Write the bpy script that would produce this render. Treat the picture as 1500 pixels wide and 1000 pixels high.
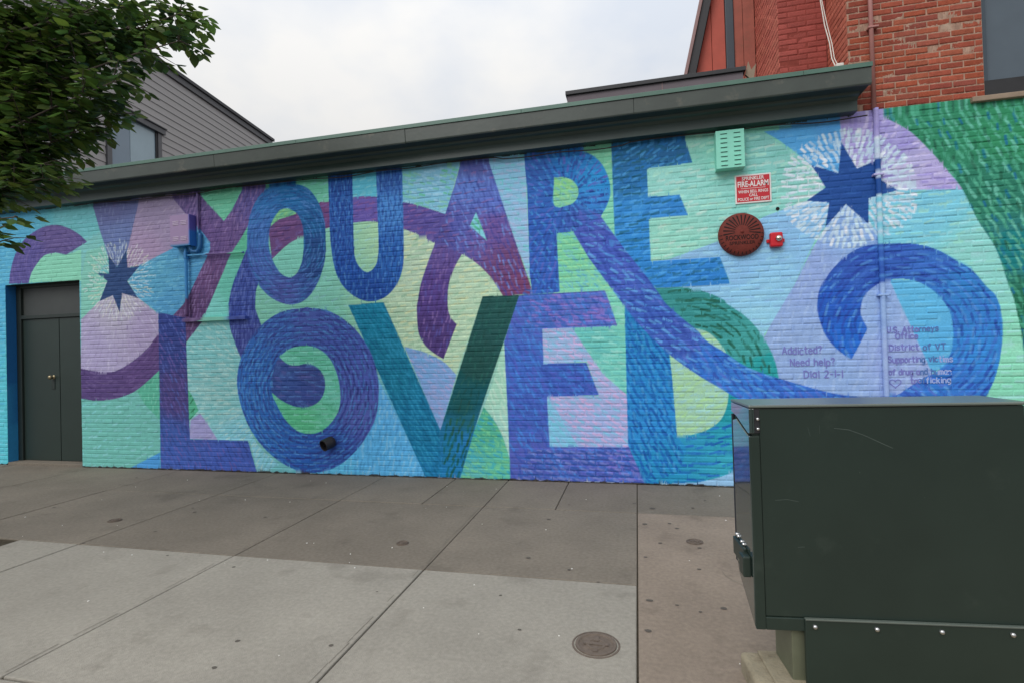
import bpy, bmesh, math, random
import numpy as np
from mathutils import Vector, Matrix
for o in list(bpy.data.objects): bpy.data.objects.remove(o)
sc=bpy.context.scene; COL=sc.collection
# ------------------------------------------------------------------ camera
CAM=Vector((0,-6.45,1.653)); YAW,PITCH,ROLL=math.radians(13.335),math.radians(.746),math.radians(-1.63)
fwd=Vector((-math.sin(YAW),math.cos(YAW),0)); rgt=Vector((math.cos(YAW),math.sin(YAW),0)); upv=Vector((0,0,1))
f2=fwd*math.cos(PITCH)+upv*math.sin(PITCH); u2=upv*math.cos(PITCH)-fwd*math.sin(PITCH)
r3=rgt*math.cos(ROLL)+u2*math.sin(ROLL); u3=u2*math.cos(ROLL)-rgt*math.sin(ROLL)
cd=bpy.data.cameras.new('camera'); cam=bpy.data.objects.new('camera',cd); COL.objects.link(cam)
cam.matrix_world=Matrix(((r3.x,u3.x,-f2.x,CAM.x),(r3.y,u3.y,-f2.y,CAM.y),(r3.z,u3.z,-f2.z,CAM.z),(0,0,0,1)))
cd.sensor_width=36; cd.lens=769.6/1500*36; cd.clip_end=2000; cd.clip_start=.05; sc.camera=cam
# ------------------------------------------------------------------ sky and sun (bright overcast)
SUN_EL,SUN_AZ=math.radians(40),math.radians(205)      # behind the photographer's left shoulder, diffused by cloud
world=bpy.data.worlds.new('World'); sc.world=world; world.use_nodes=True
N=world.node_tree.nodes; LK=world.node_tree.links; N.clear()
def wn(t,**k):
    n=N.new(t)
    for a,b in k.items(): setattr(n,a,b)
    return n
out=wn('ShaderNodeOutputWorld'); bg=wn('ShaderNodeBackground'); LK.new(bg.outputs[0],out.inputs[0])
sky=wn('ShaderNodeTexSky',sky_type='NISHITA',sun_disc=False,sun_elevation=SUN_EL,sun_rotation=SUN_AZ)
tc=wn('ShaderNodeTexCoord'); sep=wn('ShaderNodeSeparateXYZ'); LK.new(tc.outputs['Generated'],sep.inputs[0])
mx=wn('ShaderNodeMath',operation='MAXIMUM'); LK.new(sep.outputs[2],mx.inputs[0]); mx.inputs[1].default_value=0
ma=wn('ShaderNodeMath',operation='MULTIPLY_ADD'); LK.new(mx.outputs[0],ma.inputs[0]); ma.inputs[1].default_value=.93; ma.inputs[2].default_value=.53   # overcast dome: brighter overhead
nz=wn('ShaderNodeTexNoise'); mp=wn('ShaderNodeMapping'); LK.new(tc.outputs['Generated'],mp.inputs[0]); mp.inputs['Scale'].default_value=(1,1,1.7); LK.new(mp.outputs[0],nz.inputs['Vector'])
nz.inputs['Scale'].default_value=3.1; nz.inputs['Detail'].default_value=5; nz.inputs['Roughness'].default_value=.5
rmp=wn('ShaderNodeValToRGB'); LK.new(nz.outputs[0],rmp.inputs[0])
rmp.color_ramp.elements[0].position=.32; rmp.color_ramp.elements[0].color=(.79,.845,.935,1)
rmp.color_ramp.elements[1].position=.6; rmp.color_ramp.elements[1].color=(1.03,1.02,1.0,1)
mul=wn('ShaderNodeVectorMath',operation='SCALE'); LK.new(rmp.outputs[0],mul.inputs[0]); LK.new(ma.outputs[0],mul.inputs['Scale'])
sk=wn('ShaderNodeVectorMath',operation='SCALE'); LK.new(sky.outputs[0],sk.inputs[0]); sk.inputs['Scale'].default_value=.07
mix=wn('ShaderNodeMix',data_type='RGBA'); mix.inputs[0].default_value=.93; LK.new(sk.outputs[0],mix.inputs[6]); LK.new(mul.outputs[0],mix.inputs[7])
LK.new(mix.outputs[2],bg.inputs[0]); bg.inputs[1].default_value=1.0
sl=bpy.data.lights.new('sun','SUN'); sl.energy=1.45; sl.angle=math.radians(35); sl.color=(1,.98,.95)
so=bpy.data.objects.new('sun',sl); COL.objects.link(so)
sd=Vector((math.sin(SUN_AZ)*math.cos(SUN_EL),math.cos(SUN_AZ)*math.cos(SUN_EL),math.sin(SUN_EL)))
so.rotation_euler=(-sd).to_track_quat('-Z','Y').to_euler(); so.location=(0,-10,15)
sc.view_settings.view_transform='Standard'; sc.view_settings.look='None'; sc.view_settings.exposure=0.0; sc.view_settings.gamma=1
sc.view_settings.use_curve_mapping=False
ALB=1.1     # paint reflectance relative to the colours noted on site
# ------------------------------------------------------------------ helpers
rnd=random.Random(11)
def lin(r,g,b):
    f=lambda c:(c/255/12.92 if c/255<.04045 else ((c/255+.055)/1.055)**2.4)
    return (f(r),f(g),f(b),1)
def material(name,base=(.5,.5,.5,1),rough=.6,metal=0,spec=.5,var=.12,vscale=6,bump=0,bscale=60,attr=None,coat=0,dirt=None,objvar=0,var2=None):
    m=bpy.data.materials.new(name); m.use_nodes=True; nt=m.node_tree; n=nt.nodes; l=nt.links; b=n['Principled BSDF']
    b.inputs['Roughness'].default_value=rough; b.inputs['Metallic'].default_value=metal; b.inputs['Specular IOR Level'].default_value=spec
    b.inputs['Coat Weight'].default_value=coat
    tcn=n.new('ShaderNodeTexCoord')
    geo=n.new('ShaderNodeNewGeometry')
    noise=n.new('ShaderNodeTexNoise'); noise.inputs['Scale'].default_value=vscale; noise.inputs['Detail'].default_value=6; noise.inputs['Roughness'].default_value=.6
    l.new(geo.outputs['Position'],noise.inputs['Vector'])
    if attr:
        a=n.new('ShaderNodeAttribute'); a.attribute_name=attr; csock=a.outputs['Color']
    else:
        rgb=n.new('ShaderNodeRGB'); rgb.outputs[0].default_value=base; csock=rgb.outputs[0]
    mr=n.new('ShaderNodeMapRange'); l.new(noise.outputs[0],mr.inputs[0]); mr.inputs[1].default_value=.3; mr.inputs[2].default_value=.7; mr.inputs[3].default_value=1-var; mr.inputs[4].default_value=1+var
    vs=n.new('ShaderNodeVectorMath'); vs.operation='SCALE'; l.new(csock,vs.inputs[0]); l.new(mr.outputs[0],vs.inputs['Scale']); csock=vs.outputs[0]
    if var2:
        n2=n.new('ShaderNodeTexNoise'); n2.inputs['Scale'].default_value=var2[0]; n2.inputs['Detail'].default_value=4; l.new(geo.outputs['Position'],n2.inputs['Vector'])
        m2=n.new('ShaderNodeMapRange'); l.new(n2.outputs[0],m2.inputs[0]); m2.inputs[1].default_value=.3; m2.inputs[2].default_value=.7; m2.inputs[3].default_value=1-var2[1]; m2.inputs[4].default_value=1+var2[1]
        v2=n.new('ShaderNodeVectorMath'); v2.operation='SCALE'; l.new(csock,v2.inputs[0]); l.new(m2.outputs[0],v2.inputs['Scale']); csock=v2.outputs[0]
    if objvar:
        oi=n.new('ShaderNodeObjectInfo'); m3=n.new('ShaderNodeMapRange'); l.new(oi.outputs['Random'],m3.inputs[0]); m3.inputs[3].default_value=1-objvar; m3.inputs[4].default_value=1+objvar
        v3=n.new('ShaderNodeVectorMath'); v3.operation='SCALE'; l.new(csock,v3.inputs[0]); l.new(m3.outputs[0],v3.inputs['Scale']); csock=v3.outputs[0]
    if dirt:   # (colour, scale, threshold, amount): stains with a shape of their own
        dn=n.new('ShaderNodeTexNoise'); dn.inputs['Scale'].default_value=dirt[1]; dn.inputs['Detail'].default_value=8; dn.inputs['Roughness'].default_value=.65; l.new(geo.outputs['Position'],dn.inputs['Vector'])
        dr=n.new('ShaderNodeMapRange'); l.new(dn.outputs[0],dr.inputs[0]); dr.inputs[1].default_value=dirt[2]; dr.inputs[2].default_value=dirt[2]+.12; dr.inputs[3].default_value=0; dr.inputs[4].default_value=dirt[3]
        dm=n.new('ShaderNodeMix'); dm.data_type='RGBA'; l.new(dr.outputs[0],dm.inputs[0]); l.new(csock,dm.inputs[6]); dm.inputs[7].default_value=dirt[0]; csock=dm.outputs[2]
    l.new(csock,b.inputs['Base Color'])
    if bump:
        bn=n.new('ShaderNodeTexNoise'); bn.inputs['Scale'].default_value=bscale; bn.inputs['Detail'].default_value=5; l.new(geo.outputs['Position'],bn.inputs['Vector'])
        bp=n.new('ShaderNodeBump'); bp.inputs['Strength'].default_value=bump; bp.inputs['Distance'].default_value=.01; l.new(bn.outputs[0],bp.inputs['Height']); l.new(bp.outputs[0],b.inputs['Normal'])
    return m
def tag(o,label=None,cat=None,group=None,kind=None):
    if label: o['label']=label
    if cat: o['category']=cat
    if group: o['group']=group
    if kind: o['kind']=kind
    return o
def empty(name,loc,label=None,cat=None,group=None):
    o=bpy.data.objects.new(name,None); COL.objects.link(o); o.location=loc; o.empty_display_size=.1
    return tag(o,label,cat,group)
def wloc(o):
    v=Vector(o.location)
    while o.parent: o=o.parent; v=v+Vector(o.location)
    return v
class MB:
    """collects vertices and faces in world metres; build() links them as ONE mesh object"""
    def __init__(s): s.v=[]; s.f=[]; s.c=[]
    def add(s,vs,fs,col=None):
        k=len(s.v); s.v+=[tuple(p) for p in vs]; s.f+=[tuple(i+k for i in f) for f in fs]
        s.c+=[col or (1,1,1,1)]*len(vs); return s
    def box(s,x0,x1,y0,y1,z0,z1,M=None,col=None):
        vs=[(x,y,z) for x in(x0,x1) for y in(y0,y1) for z in(z0,z1)]
        if M: vs=[M(*p) for p in vs]
        return s.add(vs,[(0,1,3,2),(4,6,7,5),(0,4,5,1),(2,3,7,6),(0,2,6,4),(1,5,7,3)],col)
    def prism(s,poly,a,b,M):
        """poly [(p,q)], extruded from a to b; M(p,q,t)->world"""
        n=len(poly); vs=[M(p,q,a) for p,q in poly]+[M(p,q,b) for p,q in poly]
        return s.add(vs,[tuple(range(n))[::-1],tuple(range(n,2*n))]+[(i,(i+1)%n,n+(i+1)%n,n+i) for i in range(n)])
    def tube(s,path,r,n=10,caps=True,col=None):
        path=[Vector(p) for p in path]; rs=r if isinstance(r,(list,tuple)) else [r]*len(path); vs=[];fs=[]
        ref=None
        for i,p in enumerate(path):
            t=(path[min(i+1,len(path)-1)]-path[max(i-1,0)]).normalized()
            if ref is None: ref=t.orthogonal().normalized()
            ref=(ref-t*ref.dot(t)).normalized(); bi=t.cross(ref)
            for k in range(n):
                a=2*math.pi*k/n; vs.append(p+(ref*math.cos(a)+bi*math.sin(a))*rs[i])
        for i in range(len(path)-1):
            for k in range(n):
                fs.append((i*n+k,i*n+(k+1)%n,(i+1)*n+(k+1)%n,(i+1)*n+k))
        if caps: fs+= [tuple(range(n))[::-1],tuple(range((len(path)-1)*n,len(path)*n))]
        return s.add(vs,fs,col)
    def lathe(s,prof,o,ax,n=40,ref=None):
        """prof [(r,h)] turned about axis ax through o"""
        ax=Vector(ax).normalized(); ref=Vector(ref).normalized() if ref else ax.orthogonal().normalized(); bi=ax.cross(ref); o=Vector(o); vs=[];fs=[]
        for r,h in prof:
            for k in range(n):
                a=2*math.pi*k/n; vs.append(o+ax*h+(ref*math.cos(a)+bi*math.sin(a))*r)
        for i in range(len(prof)-1):
            for k in range(n): fs.append((i*n+k,i*n+(k+1)%n,(i+1)*n+(k+1)%n,(i+1)*n+k))
        return s.add(vs,fs)
    def build(s,name,mat,parent=None,smooth=False,bevel=0,at=None,cols=False,seg=2):
        me=bpy.data.meshes.new(name); org=Vector(at) if at is not None else (wloc(parent) if parent else Vector((0,0,0)))
        me.from_pydata([tuple(Vector(p)-org) for p in s.v],[],s.f); me.materials.append(mat)
        if cols:
            at_=me.color_attributes.new('paint','FLOAT_COLOR','POINT'); at_.data.foreach_set('color',np.array(s.c,np.float32).ravel())
        bm=bmesh.new(); bm.from_mesh(me); bmesh.ops.recalc_face_normals(bm,faces=bm.faces); bm.to_mesh(me); bm.free()
        if smooth:
            me.polygons.foreach_set('use_smooth',[True]*len(me.polygons))
        o=bpy.data.objects.new(name,me); COL.objects.link(o)
        if parent: o.parent=parent; o.location=org-wloc(parent)
        else: o.location=org
        if bevel:
            md=o.modifiers.new('bevel','BEVEL'); md.width=bevel; md.segments=seg; md.limit_method='ANGLE'
        return o
def text_mesh(body,size,bold=0.0,width=None):
    cu=bpy.data.curves.new('t','FONT'); cu.body=body; cu.size=size; cu.align_x='CENTER'; cu.align_y='CENTER'; cu.offset=bold; cu.resolution_u=3
    ob=bpy.data.objects.new('t',cu); COL.objects.link(ob); bpy.context.view_layer.update()
    me=bpy.data.meshes.new_from_object(ob.evaluated_get(bpy.context.evaluated_depsgraph_get()))
    bpy.data.objects.remove(ob); vs=[tuple(v.co) for v in me.vertices]; fs=[tuple(p.vertices) for p in me.polygons]; bpy.data.meshes.remove(me)
    if width and vs:
        xs=[v[0] for v in vs]; k=width/(max(xs)-min(xs)); vs=[(v[0]*k,v[1],v[2]) for v in vs]
    return vs,fs
def project(p):
    d=Vector(p)-CAM; z=d.dot(f2); return (.5+769.6/1500*d.dot(r3)/z, .5-769.6/1000*d.dot(u3)/z, z)
# ------------------------------------------------------------------ materials
M={}
M['mural']=material('painted_brick',attr='paint',rough=.6,spec=.22,var=.05,vscale=9,bump=.3,bscale=45,var2=(60,.05))
M['bare']=material('red_brick',attr='paint',rough=.9,spec=.2,var=.16,vscale=22,bump=.6,bscale=90,var2=(110,.14),dirt=(lin(150,128,112),14,.63,.5))
M['mortar']=material('old_mortar',attr='paint',rough=.95,spec=.1,var=.2,vscale=16,bump=.5,bscale=140,dirt=(lin(196,180,160),5,.56,.6))
M['cornice_up']=material('weathered_green_board',lin(62,70,64),rough=.34,spec=.7,var=.18,vscale=2.2,dirt=(lin(118,113,100),3.2,.58,.6),bump=.08,bscale=20)
M['cornice_low']=material('dark_green_board',lin(48,68,63),rough=.36,spec=.6,var=.12,vscale=3,bump=.05,bscale=15)
M['cap']=material('green_metal_flashing',lin(74,108,95),rough=.45,var=.12,vscale=3)
M['soffit']=material('green_soffit',lin(42,56,54),rough=.7,var=.1)
M['door']=material('dark_green_door',lin(40,53,49),rough=.38,var=.06,vscale=3,dirt=(lin(52,62,58),5,.62,.35))
M['doorframe']=material('door_frame_green',lin(36,46,43),rough=.5,var=.08)
M['transom']=material('transom_panel',lin(62,66,65),rough=.45,var=.1,vscale=4)
M['brass']=material('old_brass',lin(150,138,110),rough=.35,metal=.8,var=.1)
M['slab_new']=material('pale_concrete',lin(149,144,134),rough=.9,spec=.2,var=.1,vscale=1.6,bump=.4,bscale=200,var2=(38,.1),dirt=(lin(112,107,98),2.3,.56,.4),objvar=.03)
M['slab_old']=material('old_concrete',lin(122,114,103),rough=.9,spec=.2,var=.12,vscale=1.5,bump=.45,bscale=190,var2=(36,.12),dirt=(lin(92,86,78),2.1,.56,.45),objvar=.05)
M['slab_brown']=material('brownish_concrete',lin(139,126,113),rough=.9,spec=.2,var=.11,vscale=1.7,bump=.45,bscale=190,var2=(36,.11),dirt=(lin(108,97,86),2.2,.55,.55),objvar=.03)
M['bed']=material('joint_dirt',lin(74,68,58),rough=1,spec=.05,var=.3,vscale=30)
M['score']=material('scored_concrete',lin(112,106,96),rough=.95,var=.15)
M['asphalt']=material('asphalt',(.05,.05,.052,1),rough=.9,var=.15,vscale=20,bump=.3,bscale=200)
M['kerb']=material('kerb_concrete',lin(140,136,128),rough=.9,var=.1)
M['iron']=material('rusty_iron_cover',lin(104,92,82),rough=.8,var=.2,vscale=30,bump=.5,bscale=120)
M['gum']=material('gum_spot',lin(88,82,75),rough=.9,var=.1)
M['chip']=material('pale_chip',lin(215,212,205),rough=.8,var=.1)
M['siding']=material('grey_lap_siding',lin(158,155,155),rough=.65,var=.03,vscale=2,bump=.06,bscale=40)
M['trim']=material('dark_grey_trim',lin(88,88,92),rough=.55,var=.06)
M['roofdark']=material('dark_roof_edge',lin(60,60,64),rough=.6,var=.08)
M['pane']=material('pale_curtained_pane',lin(150,172,184),rough=.12,spec=.6,var=.05,vscale=2)
M['pane2']=material('grey_pane',lin(112,132,150),rough=.08,spec=.7,var=.05,vscale=2)
M['curb']=material('roof_curb_grey',lin(104,94,100),rough=.7,var=.1,vscale=2)
M['black']=material('black_trim',lin(38,38,42),rough=.5,var=.1)
M['tar']=material('flat_roof_tar',lin(52,52,54),rough=.9,var=.12)
M['red_panel']=material('red_painted_board',lin(184,84,66),rough=.6,var=.1,vscale=5,dirt=(lin(150,82,66),6,.6,.5))
M['red_panel2']=material('faded_red_board',lin(158,86,70),rough=.65,var=.14,vscale=6,dirt=(lin(130,88,66),7,.55,.5))
M['pinktrim']=material('pinkish_trim',lin(150,120,118),rough=.6,var=.08)
M['sill']=material('sandstone_sill',lin(148,130,112),rough=.9,var=.12,vscale=12,bump=.3,bscale=120)
M['board']=material('grey_board_panel',lin(82,94,104),rough=.6,var=.05,vscale=5)
M['boardframe']=material('blue_grey_frame',lin(58,70,80),rough=.5,var=.06)
M['pipe_pink']=material('pinkish_pipe',lin(178,122,116),rough=.5,var=.08)
M['white']=material('white_plastic',lin(214,206,196),rough=.5,var=.06)
M['signred']=material('sign_red',lin(196,34,48),rough=.35,var=.05,vscale=12,dirt=(lin(225,190,190),22,.66,.6))
M['signwhite']=material('sign_white',lin(228,224,222),rough=.4,var=.06,vscale=30,dirt=(lin(120,80,66),18,.64,.8))
M['rust']=material('rusty_red_bell',lin(116,50,42),rough=.7,spec=.3,var=.2,vscale=12,bump=.3,bscale=70,dirt=(lin(80,34,30),6,.54,.7))
M['hole']=material('dark_slot',lin(26,14,14),rough=.9,var=.1)
M['alarm']=material('alarm_red',lin(200,24,40),rough=.3,var=.05)
M['chrome']=material('chrome',lin(220,215,200),rough=.15,metal=1,var=.05)
M['blackpipe']=material('black_pipe',lin(38,34,36),rough=.45,var=.1)
M['cable']=material('black_cable',lin(44,36,34),rough=.6,var=.1)
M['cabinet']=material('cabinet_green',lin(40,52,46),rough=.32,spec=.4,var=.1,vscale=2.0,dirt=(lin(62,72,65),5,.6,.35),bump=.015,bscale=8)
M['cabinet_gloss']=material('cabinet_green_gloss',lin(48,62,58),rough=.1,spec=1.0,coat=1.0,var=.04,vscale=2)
M['cabinet_top']=material('cabinet_lid_sky_sheen',lin(92,101,94),rough=.3,spec=.9,var=.06,vscale=3,dirt=(lin(110,112,100),5,.6,.3))  # cabinet green made paler: the lid's sky reflection is put into the base colour
M['galv']=material('galvanised_base',lin(112,116,96),rough=.45,metal=.3,var=.1,vscale=8)
M['steel']=material('steel_screw',lin(200,200,200),rough=.25,metal=1,var=.05)
M['padc']=material('worn_pad_concrete',lin(150,140,118),rough=.95,var=.14,vscale=10,bump=.7,bscale=70,dirt=(lin(110,96,76),7,.56,.5))
M['scratch']=material('pale_scratch',lin(72,84,78),rough=.5,var=.1)
M['bark']=material('grey_bark',(.09,.07,.055,1),rough=.9,var=.25,vscale=18,bump=.8,bscale=40)
M['soil']=material('brown_mulch',lin(84,60,54),rough=1,var=.3,vscale=25,bump=.8,bscale=60)
def leaf_material():
    m=bpy.data.materials.new('leaf_green'); m.use_nodes=True; nt=m.node_tree; n=nt.nodes; l=nt.links; b=n['Principled BSDF']
    a=n.new('ShaderNodeAttribute'); a.attribute_name='paint'
    oi=n.new('ShaderNodeObjectInfo'); geo=n.new('ShaderNodeNewGeometry')
    ns=n.new('ShaderNodeTexNoise'); ns.inputs['Scale'].default_value=3.5; l.new(geo.outputs['Position'],ns.inputs['Vector'])
    rp=n.new('ShaderNodeValToRGB'); l.new(ns.outputs[0],rp.inputs[0]); rp.color_ramp.elements[0].position=.35; rp.color_ramp.elements[0].color=(.03,.072,.02,1); rp.color_ramp.elements[1].position=.68; rp.color_ramp.elements[1].color=(.115,.195,.042,1)
    vm=n.new('ShaderNodeVectorMath'); vm.operation='MULTIPLY'; l.new(rp.outputs[0],vm.inputs[0]); l.new(a.outputs['Color'],vm.inputs[1])
    l.new(vm.outputs[0],b.inputs['Base Color']); b.inputs['Roughness'].default_value=.5; b.inputs['Specular IOR Level'].default_value=.35
    tr=n.new('ShaderNodeBsdfTranslucent'); l.new(vm.outputs[0],tr.inputs[0]); mxs=n.new('ShaderNodeMixShader'); mxs.inputs[0].default_value=.3
    o=n['Material Output']; l.new(b.outputs[0],mxs.inputs[1]); l.new(tr.outputs[0],mxs.inputs[2]); l.new(mxs.outputs[0],o.inputs[0])
    return m
M['leaf']=leaf_material()
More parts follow.
